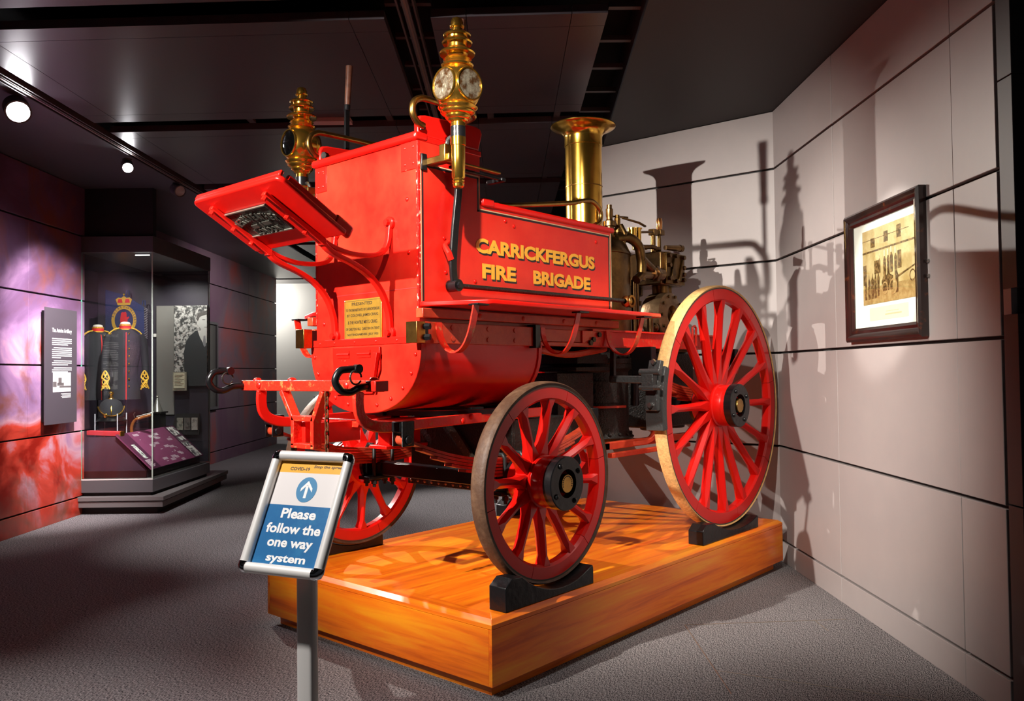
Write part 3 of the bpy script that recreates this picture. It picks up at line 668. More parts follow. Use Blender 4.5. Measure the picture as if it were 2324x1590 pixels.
# ---- footboard
FA, FB = V((-.718, 0, 2.252)), V((-.372, 0, 2.052)); fd = (FB-FA).normalized(); fn = V((fd.z, 0, -fd.x)); fn = fn if fn.z > 0 else -fn  # up normal
def FP(s, y, n=0): p = FA+fd*s+fn*n; return V((p.x, y, p.z))
FL = (FB-FA).length
y0, y1, rr = .522, 1.256, .035
out = []
for cx, cy, a0 in ((rr, y1-rr, 90), (rr, y0+rr, 180), (FL-.01, y0+.01, 270), (FL-.01, y1-.01, 0)):
    r_c = rr if cx == rr else .01
    for k in range(5):
        a = math.radians(a0+90*k/4); out.append(FP(cx+r_c*math.cos(a), cy+r_c*math.sin(a)))
fb = put(MB().prism(out, fn*.026), 'footboard', REDC, eng, bevel=.008, ang=35, seg=3)
put(MB().obox(FP(.0, y0+.01, .02), (FP(.02, 0)-FP(0, 0)), (0, y1-y0-.02, 0), fn*.03), 'footboard_lip', REDC, fb, bevel=.006)
for yy in (y0+.006, y1-.03):
    put(MB().obox(FP(.04, yy, .02), (FP(FL-.02, 0)-FP(0, 0)), (0, .024, 0), fn*.035), 'side_rail', REDC, fb, bevel=.008)
    m2 = MB(); m2.obox(FP(FL-.08, yy-.004, .0), (FP(.11, 0)-FP(0, 0)), (0, .03, 0), fn*.065); put(m2, 'corner_ear', REDC, fb, bevel=.014, seg=3)
# cast name plate
np_ = put(MB().obox(FP(.112, .772, -.006), fd*.176, (0, .352, 0), fn*.006), 'name_plate', IRON, fb, bevel=.001)
for a, b in ((.112, .118), (.282, .288)): put(MB().obox(FP(a, .772, -.011), fd*(b-a), (0, .352, 0), fn*.006), 'plate_rim', mat('plate_rim', (.5, .5, .42), .3, .8), np_, flat=True)
for a, b in ((.772, .778), (1.118, 1.124)): put(MB().obox(FP(.112, a, -.011), fd*.176, (0, b-a, 0), fn*.006), 'plate_rim', IRON, np_, flat=True)
LET = mat('cast_letters', (.20, .20, .17), .3, .8)
mw = 'MERRYWEATHER'; dn = -fn
for i, ch in enumerate(mw):    # lettered in an arch
    q = (i-5.5)/5.5; yv = .948-q*.150; s = .160+.030*q*q
    a = q*.38; rt = V((0, -math.cos(a), 0))+fd*math.sin(a)*1.0; upv = -fd*math.cos(a)+V((0, -math.sin(a), 0))
    text(ch, FP(s+.024, yv+.011, -.0075)-rt*0, rt, upv, .021, .042, LET, 'cast_letter', np_, bold=.02, depth=.005)
for i, ch in enumerate('LONDON'):
    text(ch, FP(.278, 1.046-i*.035, -.0075), (0, -1, 0), -fd, .027, .036, LET, 'cast_letter', np_, bold=.02, depth=.005)
for a_, b_, c_, d_ in ((.212, .975, .022, .05), (.205, .865, .022, .06), (.206, .935, .03, .014)):
    put(MB().obox(FP(a_, b_, -.0125), fd*c_, (0, d_, 0), fn*.006), 'cast_scroll', LET, np_, flat=True)
# forged brackets
for yb in (.683, 1.130):
    g = V((0, yb, 0))
    lower = smooth_path([(.018, yb, 1.62), (.018, yb, 1.66), (.006, yb, 1.74), (-.035, yb, 1.83), (-.11, yb, 1.905), (-.21, yb, 1.955), (-.30, yb, 1.985), (-.36, yb, 2.015), (-.40, yb, 2.058)], 5)
    br = put(MB().bar(lower, (0, 1, 0), .034, .024), 'footboard_bracket', RED, eng, bevel=.008, seg=3, ang=60)
    up = smooth_path([(.020, yb, 2.185), (.018, yb, 2.15), (.008, yb, 2.085), (-.02, yb, 2.035), (-.08, yb, 2.008), (-.20, yb, 2.000), (-.30, yb, 2.015), (-.37, yb, 2.04)], 5)
    put(MB().bar(up, (0, 1, 0), .03, .022), 'upper_arm', RED, br, bevel=.007, seg=3, ang=60)
    tp = [FP(s, yb, -.014) for s in (.045, .15, .28, FL-.0)]
    put(MB().bar([tp[0], tp[1], tp[2], tp[3], (-.385, yb, 2.02)], (0, 1, 0), [.030, .028, .03, .036, .036], [.02, .022, .026, .034, .03]), 'tread_bar', RED, br, bevel=.006, seg=3, ang=60)
    for s in (.06, .19, .30): put(MB().hexn(FP(s, yb, -.024), -fn, .011, .02), 'bolt', RED, br)
    for z in (1.630, 2.178):
        put(MB().lathe((.03, yb, z), (-1, 0, 0), [(0, 0), (.032, 0), (.032, .016), (.028, .02), (0, .02)], 20), 'boss', RED, br)
        put(MB().hexn((.012, yb, z), (-1, 0, 0), .017, .02), 'bolt', RED, br)

# ---- carriage lamps
REFL = mat('lamp_reflector', (.62, .50, .38), .22, .8, noise=(20, (.20, .08, .03), .42, .58), bump=1.0, bscale=26)
REFD = mat('dark_reflector', (.10, .11, .10), .15, 1, bump=.5, bscale=14)
def lamp(x, y, z, sgn):
    """sgn -1: near side, lenses face forward and outward"""
    c = V((x, y, z)); R = .112
    # glazed body as the part itself
    m2 = MB(); pr = []
    for i in range(61):
        a = -PI/2+PI*i/60; pr.append((R*math.cos(a), R*math.sin(a)*1.06))
    pr = [p for p in pr if abs(p[1]) < R*.88]
    pr = [(.062, -.105)]+pr+[(.06, .105)]
    m2.lathe(c, (0, 0, 1), pr, 120); LD_ = [V((math.cos(math.radians(a_)), math.sin(math.radians(a_)), 0)) for a_ in ((178, -94) if sgn < 0 else (178, 88))]
    for i_, p_ in enumerate(m2.v):
        for d_ in LD_:
            k_ = (m2.v[i_]-c).dot(d_)
            if k_ > .086: m2.v[i_] = m2.v[i_]-d_*(k_-.086)
    lp = put(m2, 'carriage_lamp', BRASS, eng, loc=c)
    # chimney of stacked discs and finial
    m2 = MB(); m2.lathe(c, (0, 0, 1), [(0, .095), (.074, .098), (.078, .106), (.066, .114), (.06, .128), (.068, .132), (.058, .142), (.045, .155), (.05, .160), (.082, .157), (.086, .163), (.081, .171), (.06, .182), (.045, .19), (.046, .212), (.069, .209), (.073, .215), (.068, .223), (.048, .234), (.05, .245), (.064, .244), (.067, .25), (.06, .258), (.034, .265), (.026, .272), (.026, .285), (.034, .289), (.036, .294), (.03, .298), (.03, .315), (.024, .33), (.012, .337), (0, .338)], 36)
    put(m2, 'vent_stack', BRASS, lp)
    m2 = MB(); m2.lathe(c, (0, 0, 1), [(0, -.185), (.036, -.185), (.034, -.165), (.045, -.16), (.048, -.152), (.055, -.148), (.062, -.14), (.06, -.132), (.075, -.126), (.082, -.118), (.08, -.11), (.09, -.103), (.095, -.096), (.088, -.088), (0, -.088)], 36)
    put(m2, 'lower_bowl', BRASS, lp)
    put(MB().cyl(c+V((0, 0, -.235)), c+V((0, 0, -.185)), .036, n=28), 'leather_collar', BLACK, lp)
    m2 = MB(); m2.lathe(c, (0, 0, 1), [(0, -.475), (.018, -.475), (.026, -.468), (.027, -.455), (.030, -.452), (.026, -.446), (.030, -.44), (.026, -.432), (.031, -.425), (.033, -.33), (.033, -.276), (.037, -.274), (.037, -.235), (0, -.235)], 28)
    put(m2, 'stem', BRASS, lp)
    # round bevelled glasses
    for d in LD_:
        p = c+d*.084
        m3 = MB(); m3.lathe(p, d, [(.070, -.004), (.078, -.004), (.079, .003), (.076, .009), (.071, .009)], 48, close=True); put(m3, 'lens_ring', BRASS, lp)
        m3 = MB(); m3.lathe(p, d, [(.0, .013), (.03, .0115), (.055, .008), (.0715, .0035), (.0715, .0055), (.055, .0105), (.03, .014), (0, .0155)], 48, close=False); put(m3, 'lens_glass', LGLASS, lp)
        m3 = MB(); m3.lathe(p, d, [(0, .0026), (.07, .0026), (.07, .0034), (0, .0034)], 40); put(m3, 'reflector', REFL if sgn < 0 else REFD, lp)
    # side hook and bracket to the body
    yb = YR if sgn < 0 else YL
    m2 = MB(); m2.tube(smooth_path([c+V((.012, 0, -.225)), c+V((.0, -sgn*.055, -.225)), c+V((.0, -sgn*.075, -.25)), c+V((.0, -sgn*.075, -.285))], 5), .010, 10); put(m2, 'lamp_hook', STEEL if sgn > 0 else GREYIRON, lp)
    m2 = MB(); m2.obox(c+V((-.018, -sgn*.045, -.335)), (.05, 0, 0), (0, -sgn*(abs(yb-y)-.045), 0), (0, 0, .035)); m2.obox(c+V((.03, -sgn*.06, -.335)), (.34, 0, 0), (0, -sgn*.03, 0), (0, 0, .012))
    put(m2, 'lamp_bracket', BRASSD, lp, bevel=.004)
    m2 = MB(); m2.obox(c+V((-.03, -sgn*.06, -.34)), (.10, 0, 0), (0, -sgn*.04, 0), (0, 0, .085)); put(m2, 'lamp_socket', BRASSD, lp, bevel=.004)
    m2 = MB(); m2.obox(V((x-.05, yb+sgn*.012, z-.36)), (.035, 0, 0), (0, -sgn*.012, 0), (0, 0, .08)); m2.obox(V((x+.06, yb+sgn*.10, z-.349)), (.40, 0, 0), (0, -sgn*.018, 0), (0, 0, .014)); m2.obox(V((x+.42, yb, z-.355)), (.03, 0, 0), (0, sgn*.11, 0), (0, 0, .02))
    put(m2, 'wall_bracket', BLACK, lp, bevel=.003)
lamp(.095, .27, 2.775, -1); lamp(.092, 1.53, 2.742, 1)

# ---- brass hand rails
def curl(y, s):
    return [(.05, y, 2.625), (.01, y+s*.0, 2.635), (-.02, y, 2.675), (-.012, y, 2.725), (.03, y, 2.755), (.09, y, 2.762)]
m2 = MB(); m2.tube(smooth_path(curl(1.30, 1)+[(.3, 1.30, 2.768), (.42, 1.29, 2.768), (.47, 1.20, 2.768), (.485, 1.05, 2.768), (.485, .75, 2.768), (.475, .58, 2.768), (.43, .49, 2.77), (.30, .47, 2.768)]+curl(.46, -1)[::-1], 7), .0165, 14)
put(m2, 'seat_hand_rail', BRASSD, eng, ang=60)
for yy in (.505, 1.28):
    put(MB().hexn((.045, yy-.02, 2.628), (1, .3, 0), .02, .03), 'rail_nut', BLACK, eng)
for yy in (.50, 1.29):
    pth = smooth_path([(.62, yy, 2.33), (.72, yy, 2.342), (.90, yy, 2.372), (1.25, yy, 2.432), (1.42, yy, 2.472), (1.50, yy, 2.478), (1.565, yy, 2.45), (1.588, yy, 2.405), (1.57, yy, 2.36), (1.52, yy, 2.335)], 7)
    put(MB().tube(pth, .0145, 14), 'box_hand_rail', BRASSD, eng, ang=60)

# ---- brake levers
for yy, s in ((.44, -1), (1.36, 1)):
    x0 = .268
    lv = put(MB().cyl((x0+.035, yy+.0, 3.215), (x0+.018, yy, 2.98), .021, .0165, 16), 'brake_lever', WOODH, eng)
    m2 = MB(); m2.cyl((x0+.018, yy, 2.985), (x0+.015, yy, 2.95), .0185, .0185, 14); m2.bar([(x0+.015, yy, 2.96), (x0+.008, yy, 2.6), (x0+.005, yy, 2.42)], (1, 0, 0), .03, .016)
    put(m2, 'lever_shank', BLACK, lv, bevel=.003)
    m2 = MB(); pth = smooth_path([(x0+.005, yy, 2.44), (x0-.006, yy, 2.32), (x0-.03, yy, 2.15), (x0-.045, yy, 2.0), (x0-.045, yy, 1.93), (x0-.035, yy, 1.855)], 4)
    m2.bar(pth, (0, 1, 0), .018, .042); put(m2, 'lever_blade', BLACK, lv, bevel=.004, ang=50)
    m2 = MB(); m2.cyl((x0-.035, yy-.03, 1.862), (x0-.035, yy+.035, 1.862), .03, n=20); m2.hexn((x0-.035, yy-.03, 1.862), (0, -1, 0), .018, .015); put(m2, 'pivot', BLACK, lv)
    m2 = MB(); m2.cyl((x0-.02, yy-.01, 1.862), (1.78, yy-.01, 1.872), .0125, n=12); put(m2, 'brake_rod', IRON, lv)
    m2 = MB(); m2.lathe((1.72, yy-.02, 1.868), (1, 0, 0), [(.018, 0), (.035, .01), (.038, .03), (.026, .04), (.016, .04), (.016, 0)], 20); m2.lathe((1.76, yy-.03, 1.868), (0, -1, 0), [(.026, 0), (.04, .005), (.04, .02), (.026, .02)], 20, close=True); put(m2, 'rod_eye', BRASSD, lv)
    put(MB().tube([(x0-.06, yy-.0, 1.99), (x0-.075, yy, 2.02), (x0-.075, yy+.03*-s, 2.06), (x0-.05, yy-.03*s, 2.08)], .016, 10), 'lever_stop', RED, lv)

# ---- running boards, frame beams, hangers
for s in (-1, 1):
    Y = (lambda y: y) if s < 0 else mir
    pol = [(.03, .482), (.03, .445), (.17, .165), (.20, .15), (1.70, .15), (1.73, .165), (1.73, .482)]
    rb = put(MB().prism([(x, Y(y), 1.750) for x, y in pol], (0, 0, .024)), 'running_board', REDC, eng, bevel=.006, ang=40, seg=3)
    put(MB().box((0.005, Y(.478), 1.695), (1.665, Y(.428), 1.741)), 'board_bearer', REDD, eng, bevel=.004)
    for x in (.40, .74, 1.10, 1.42): put(MB().dome((x, Y(.428), 1.718), (0, s, 0), .013, .008), 'bolt_head', REDD, eng)
    bm_ = put(MB().box((.02, Y(.478), 1.572), (.86, Y(.436), 1.676)), 'frame_beam', REDD, eng, bevel=.003)
    for x in (.21, .47, .68):
        for z in (1.598, 1.652): put(MB().cyl((x, Y(.437), z), (x, Y(.431), z), .013, n=12), 'bolt_head', REDD, bm_)
    m2 = MB(); m2.box((.83, Y(.478), 1.56), (.875, Y(.418), 1.69)); put(m2, 'beam_joint', BLACK, bm_, bevel=.003)
    m2 = MB(); m2.box((.87, Y(.478), 1.60), (1.36, Y(.455), 1.672)); m2.box((.87, Y(.478), 1.575), (1.40, Y(.44), 1.598)); put(m2, 'rear_beam_channel', REDD, bm_, bevel=.003)
    m2 = MB(); m2.box((1.40, Y(.478), 1.575), (3.05, Y(.450), 1.585)); m2.box((1.40, Y(.478), 1.575), (3.05, Y(.468), 1.680)); m2.box((1.40, Y(.478), 1.672), (3.05, Y(.440), 1.684)); put(m2, 'rear_frame_beam', REDW, eng, bevel=.002)
    m2 = MB(); m2.prism([(1.30, Y(.445), 1.58), (1.30, Y(.445), 1.672), (1.62, Y(.445), 1.672), (1.58, Y(.445), 1.58)], (0, -s*.01 if s < 0 else -.01, 0)); gp = put(m2, 'gusset_plate', REDW, eng, bevel=.002)
    for x, z in ((1.40, 1.62), (1.46, 1.65), (1.37, 1.60)): put(MB().hexn((x, Y(.44), z), (0, s, 0), .017, .012), 'bolt', BLACK, gp)
    m2 = MB()
    for x in (2.35, 2.62):
        m2 = MB(); m2.bar([(x, Y(.44), 1.60), (x, Y(.44), 1.735), (x+.03, Y(.44), 1.745), (x+.05, Y(.44), 1.73), (x+.05, Y(.44), 1.6)], (0, 1, 0), .014, .014); put(m2, 'frame_step', REDW, eng, bevel=.002)
    
    # lower bowed board under the frame behind the belly
    m2 = MB(); m2.tube(smooth_path([(.92, Y(.50), 1.56), (1.2, Y(.49), 1.528), (1.45, Y(.50), 1.548), (1.62, Y(.51), 1.568)], 4), .02, 10); put(m2, 'bowed_rail', REDD, eng)
    # brass cap plates on beam ends
    bc = put(MB().box((-.055, Y(.482), 1.572), (-.0, Y(.405), 1.674)), 'brass_end_cap', BRASSD, eng, bevel=.002)
    for z in (1.60, 1.65): put(MB().hexn((-.002, Y(.41), z), (.5, s, 0), .016, .03), 'bolt', BLACK, bc)
    put(MB().box((-.0, Y(.482), 1.585), (.03, Y(.42), 1.668)), 'cap_bracket', BLACK, bc)
    # hanging strap loops below the running board
    for x in (.11, .905, 1.54):
        pth = [(x, Y(.178), 1.748), (x, Y(.19), 1.70), (x, Y(.215), 1.62), (x, Y(.255), 1.555), (x, Y(.305), 1.528), (x, Y(.36), 1.538), (x, Y(.405), 1.58), (x, Y(.425), 1.63), (x, Y(.43), 1.675)]
        lp = put(MB().bar(smooth_path(pth, 4), (1, 0, 0), .038, .008), 'step_hanger', REDW, eng, ang=60)
        put(MB().box((x-.02, Y(.15), 1.742), (x+.06, Y(.21), 1.751)), 'hanger_foot', BLACK, lp, bevel=.002)

# ---- splinter bar, hooks, irons, drawbar
sb = put(MB().box((-.345, .34, 1.350), (-.300, 1.452, 1.402)), 'splinter_bar', REDW, eng, bevel=.004)
put(MB().box((-.365, .33, 1.352), (-.29, .40, 1.400)), 'bar_end_block', RED, sb, bevel=.004)
for y in (.39, .66, 1.02, 1.33): put(MB().dome((-.322, y, 1.402), (0, 0, 1), .022, .014), 'bar_bolt', RED, sb)
for y in (1.28, .56): put(MB().dome((-.345, y, 1.378), (-1, 0, 0), .018, .01), 'bar_bolt', RED, sb)
for y in (1.435, .385):
    pth = smooth_path([(-.32, y, 1.375), (-.40, y, 1.372), (-.45, y+.01, 1.352), (-.495, y+.015, 1.362), (-.52, y+.02, 1.40), (-.50, y+.015, 1.442), (-.46, y+.01, 1.45), (-.425, y+.005, 1.452)], 6)
    hk = put(MB().tube(pth, .0165, 14), 'trace_hook', BLACK, sb, ang=60)
    put(MB().lathe((-.42, y+.012, 1.452), (0, -1, 0), [(0, 0), (.02, 0), (.02, .03), (0, .03)], 16), 'hook_eye', BLACK, hk)
    put(MB().tube(arc((-.435, y-.01, 1.415), .03, 0, 330, 14, 'xz'), .0045, 8), 'hook_ring', IRON, hk)
for y in (.50, 1.29):
    pth = smooth_path([(-.322, y, 1.35), (-.325, y, 1.30), (-.315, y, 1.245), (-.275, y, 1.205), (-.20, y, 1.185), (-.10, y, 1.183), (.10, y, 1.188), (.5, y, 1.196), (1.05, y, 1.205)], 5)
    ir = put(MB().bar(pth, (0, 1, 0), .022, .052), 'carriage_iron', REDW if y < .9 else RED, eng, bevel=.005, seg=2, ang=60)
    for x, z in ((.33, 1.185), (.39, 1.205)): put(MB().dome((x, y-.011, z), (0, -1, 0), .016, .01), 'bolt_head', RED, ir)
# cross irons between
put(MB().box((-.10, .50, 1.165), (-.06, 1.29, 1.205)), 'cross_iron', REDW, eng, bevel=.004)
# drawbar fork
m2 = MB()
yl_, yr_ = 1.085, .745
m2.bar([(-.322, yl_, 1.35), (-.322, .985, 1.21), (-.322, .985, 1.085)], (1, 0, 0), .05, .026)
m2.bar([(-.322, yr_, 1.35), (-.322, .825, 1.21), (-.322, .825, 1.085)], (1, 0, 0), .05, .026)
m2.box((-.347, .815, 1.205), (-.297, .995, 1.232)); m2.box((-.347, .812, 1.075), (-.297, .998, 1.10))
dbk = put(m2, 'drawbar_fork', REDW, eng, bevel=.004)
m2 = MB(); m2.box((-.30, .835, 1.10), (-.05, .865, 1.20)); m2.box((-.30, .945, 1.10), (-.05, .975, 1.20)); put(m2, 'drawbar_cheek', RED, dbk, bevel=.003)
# chain
for i in range(11):
    z = 1.335-.030*i; m2 = MB(); a = (i % 2)*PI/2; dx, dy = math.cos(a), math.sin(a); pts = []
    for k in range(13):
        t_ = 2*PI*k/12; pts.append(V((-.335+dx*.0095*math.cos(t_), .72+dy*.0095*math.cos(t_), z+.0215*math.sin(t_))))
    put(m2.tube(pts, .004, 6), 'chain_link', mat('rusty_chain', (.28, .09, .04), .5, .6, noise=(80, (.1, .04, .02), .4, .6)), eng)

# ---- fore carriage: turntable, springs, axle
m2 = MB(); m2.lathe((.55, YC, 1.212), (0, 0, 1), [(.33, 0), (.415, 0), (.415, .024), (.33, .024)], 48, close=True); m2.box((.12, YC-.03, 1.21), (.98, YC+.03, 1.235)); put(m2, 'turntable_ring', BLACK, eng)
m2 = MB(); m2.box((.50, YC-.30, 1.20), (.60, YC+.30, 1.245)); m2.box((.53, .50, 1.06), (.58, .53, 1.2)); m2.box((.53, 1.26, 1.06), (.58, 1.29, 1.2)); put(m2, 'turntable_bolster', BLACK, eng, bevel=.004)
def spring(x, y, z, hs, rise, n, wd, mt, th=.013):
    root = None
    for k in range(n):
        L = hs*(1-.13*k); m2 = MB(); N = 16; pth = []
        for i in range(N+1):
            s = -1+2*i/N; xx_ = x+s*L; pth.append((xx_, y, z-k*(th+.003)+rise*(s*L/hs)**2))
        m2.bar(pth, (0, 1, 0), wd, th)
        if k == 0:
            for sg in (-1, 1): m2.cyl((x+sg*hs, y-wd/2-.004, z+rise), (x+sg*hs, y+wd/2+.004, z+rise), .024, n=16)
            root = put(m2, 'leaf_spring', mt, eng, ang=50)
        else: put(m2, 'spring_leaf', mt, root, ang=50)
    return root
SPR = mat('spring_red_oxide', (.48, .05, .02), .4, noise=(20, (.3, .03, .01), .4, .7))
for y in (.375, 1.415):
    sp = spring(XF, y, .985, .72, .145, 6, .05, SPR)
    for sg in (-1, 1):
        m2 = MB(); m2.box((XF+sg*.72-.035, y-.036, 1.10), (XF+sg*.72+.035, y-.028, 1.215)); m2.box((XF+sg*.72-.035, y+.028, 1.10), (XF+sg*.72+.035, y+.036, 1.215)); m2.cyl((XF+sg*.72, y-.045, 1.13), (XF+sg*.72, y+.045, 1.13), .02, n=12); put(m2, 'shackle', BLACK, sp, bevel=.004)
        put(MB().box((XF+sg*.72-.045, min(y, .49 if y < .9 else y)-.03, 1.165), (XF+sg*.72+.045, max(y, y if y < .9 else 1.3)+.03, 1.215)), 'shackle_block', BLACK, sp, bevel=.006)
    for dx in (-.07, .07):
        m2 = MB(); m2.tube([(XF+dx, y-.035, .80), (XF+dx, y-.035, .99), (XF+dx, y-.02, 1.01), (XF+dx, y+.02, 1.01), (XF+dx, y+.035, .99), (XF+dx, y+.035, .80)], .011, 10)
        for yy in (y-.035, y+.035): m2.hexn((XF+dx, yy, .80), (0, 0, -1), .018, .022); m2.cyl((XF+dx, yy, .80), (XF+dx, yy, .76), .01, n=8)
        put(m2, 'u_bolt', mat('green_black_iron', (.04, .05, .05), .3, .7), sp)
    put(MB().box((XF-.12, y-.05, .805), (XF+.12, y+.05, .825)), 'spring_pad', BLACK, sp, bevel=.003)
m2 = MB(); m2.box((XF-.04, .22, .83), (XF+.04, 1.57, .905)); m2.cyl((XF, .17, ZF-.005), (XF, 1.62, ZF-.005), .034, n=20)
put(m2, 'front_axle', BLACK, eng, bevel=.006)
# red block above the axle on the far side and axle stay
m2 = MB(); m2.box((.42, 1.17, 1.02), (.66, 1.27, 1.17)); m2.box((.38, 1.15, 1.0), (.70, 1.30, 1.02)); put(m2, 'bolster_block', REDC, eng, bevel=.004)

# ---- rear axle, springs, undercarriage
m2 = MB(); m2.box((XR-.04, .26, 1.15), (XR+.04, 1.53, 1.235)); m2.cyl((XR, .17, ZR), (XR, 1.62, ZR), .036, n=20); put(m2, 'rear_axle', BLACK, eng, bevel=.006)
for y in (.33, 1.46):
    sp = spring(XR, y, 1.30, .58, .12, 6, .055, SPR)
    for sg in (-1, 1): put(MB().box((XR+sg*.58-.03, y-.03, 1.40), (XR+sg*.58+.03, y+.12 if y < 1 else y+.03, 1.58)), 'shackle', BLACK, sp, bevel=.005)
m2 = MB(); m2.box((1.62, .52, .93), (2.75, .57, .975)); m2.box((1.62, 1.23, .93), (2.75, 1.28, .975)); m2.box((1.62, .52, .93), (1.68, 1.28, .975)); put(m2, 'under_frame', REDD, eng, bevel=.004)
m2 = MB(); m2.bar(smooth_path([(1.92, .55, .95), (2.06, .50, .955), (2.14, .48, 1.0), (2.16, .48, 1.10), (2.2, .47, 1.2)], 4), (0, 1, 0), .04, .03); m2.box((1.62, .46, .885), (2.6, .50, .915)); put(m2, 'under_stay', REDD, eng, bevel=.004)

# ---- black pump box / ash pan
m2 = MB(); m2.box((.72, .50, .80), (.735, 1.32, 1.17)); m2.box((.735, .50, .80), (1.25, 1.32, 1.17))
tk = put(m2, 'feed_tank', IRON, eng, bevel=.004)
put(MB().box((.700, .49, .765), (.722, 1.33, .805)), 'tank_angle', IRON, tk, bevel=.002)
for i in range(14): put(MB().dome((.700, .52+.06*i, .785), (-1, 0, 0), .010, .007, 8), 'rivet', mat('rusty_rivet', (.22, .10, .07), .5, .4), tk)
m2 = MB(); m2.bar([(.70, 1.0, 1.17), (.70, .72, .86)], (1, 0, 0), .02, .05); put(m2, 'tank_stay', mat('gritty_black', (.05, .042, .03), .6, noise=(140, (.3, .24, .14), .6, .66)), tk)

# ---- boiler
bx, by = 1.96, .90
m2 = MB(); m2.lathe((bx, by, 0), (0, 0, 1), [(0, 1.60), (.312, 1.60), (.312, 2.215), (.318, 2.22), (.318, 2.232), (.305, 2.255), (.285, 2.30), (.24, 2.335), (.17, 2.355), (0, 2.36)], 48)
boiler = put(m2, 'boiler', BRONZE, eng)
m2 = MB(); m2.lathe((bx, by, 0), (0, 0, 1), [(0, .95), (.30, .95), (.32, .985), (.30, 1.0), (.285, 1.03), (.285, 1.42), (.30, 1.44), (.345, 1.445), (.345, 1.475), (.35, 1.48), (.35, 1.51), (.30, 1.515), (.30, 1.61), (0, 1.61)], 48)
fbx = put(m2, 'firebox', IRON, boiler)
for k in range(22):
    a = 2*PI*k/22; put(MB().dome((bx+.297*math.cos(a), by+.297*math.sin(a), 1.005), (math.cos(a), math.sin(a), 0), .014, .014, 8), 'stud', IRON, boiler)
for k in range(20):
    a = 2*PI*k/20+.1; put(MB().hexn((bx+.325*math.cos(a), by+.325*math.sin(a), 1.51), (0, 0, 1), .013, .014), 'flange_nut', IRON, boiler)
# firebox front door hood, washout plug
def cyl_plate(r, a0, a1, z0, z1, th=.012, n=10, o=(bx, by)):
    m2 = MB(); secs = []
    for i in range(n+1):
        a = math.radians(a0+(a1-a0)*i/n); d = V((math.cos(a), math.sin(a), 0)); p = V((o[0], o[1], 0))
        secs.append([p+d*r+V((0, 0, z0)), p+d*(r+th)+V((0, 0, z0)), p+d*(r+th)+V((0, 0, z1)), p+d*r+V((0, 0, z1))])
    return m2.sweepprof(secs)
put(cyl_plate(.287, -165, -100, 1.22, 1.36, .02), 'fire_door', IRON, boiler, ang=50)
put(cyl_plate(.287, -175, -90, 1.185, 1.20, .035), 'door_ledge', REDD, boiler, ang=50)
a = math.radians(-138); put(MB().lathe((bx+.30*math.cos(a), by+.30*math.sin(a), 1.30), (math.cos(a), math.sin(a), 0), [(.016, 0), (.03, 0), (.026, .02), (.016, .02)], 16, close=True), 'washout_plug', BLACK, boiler)
# lagging strap shelf in front, black horizontal ledges
m2 = MB(); m2.box((1.40, .56, 1.475), (1.72, 1.25, 1.535)); m2.box((1.36, .54, 1.43), (1.72, 1.27, 1.455)); m2.box((1.25, .6, .98), (1.62, 1.2, 1.42)); put(m2, 'smoke_apron', IRON, boiler, bevel=.004)
# chimney
m2 = MB(); m2.lathe((bx, by, 0), (0, 0, 1), [(.118, 2.36), (.127, 2.365), (.127, 2.985), (.131, 2.988), (.131, 3.045), (.134, 3.058), (.142, 3.073), (.158, 3.088), (.185, 3.102), (.215, 3.114), (.226, 3.124), (.226, 3.130), (.212, 3.130), (.18, 3.112), (.15, 3.09), (.122, 3.06), (.118, 3.04)], 64, close=True)
ch = put(m2, 'chimney', BRASS, boiler, ang=40)
put(MB().lathe((bx, by, 0), (0, 0, 1), [(.1272, 2.70), (.130, 2.702), (.130, 2.706), (.1272, 2.708)], 48, close=True), 'chimney_seam', BRASSD, boiler)
put(MB().lathe((bx, by, 0), (0, 0, 1), [(.127, 2.36), (.16, 2.355), (.16, 2.375), (.135, 2.385), (.127, 2.40)], 48, close=True), 'chimney_collar', BRASSD, boiler)
# safety valves on the crown
def valve(x, y, z0, h, r, mt, name='safety_valve'):
    m2 = MB(); m2.lathe((x, y, z0), (0, 0, 1), [(0, 0), (r, 0), (r, h*.10), (r*.75, h*.12), (r*.75, h*.36), (r*1.12, h*.38), (r*1.12, h*.52), (r*.62, h*.55), (r*.5, h*.62), (r*.62, h*.68), (r*.62, h*.88), (r*.45, h*.9), (r*.45, h), (0, h)], 20); return put(m2, name, mt, boiler)
sv = valve(1.975, .70, 2.32, .235, .040, MACH); sv2 = valve(2.07, .70, 2.30, .20, .034, BRONZE)
put(MB().bar([(2.07, .66, 2.475), (2.22, .62, 2.455), (2.30, .62, 2.44)], (0, 0, 1), .012, .018), 'valve_lever', BRONZE, boiler, bevel=.003)
put(MB().bar([(2.05, .72, 2.49), (2.2, .70, 2.50)], (0, 0, 1), .012, .014), 'valve_lever', MACH, boiler, bevel=.003)
put(MB().tube([(2.04, .66, 2.20), (2.04, .62, 2.36), (2.05, .66, 2.42)], .018, 12), 'valve_pipe', BRONZE, boiler)

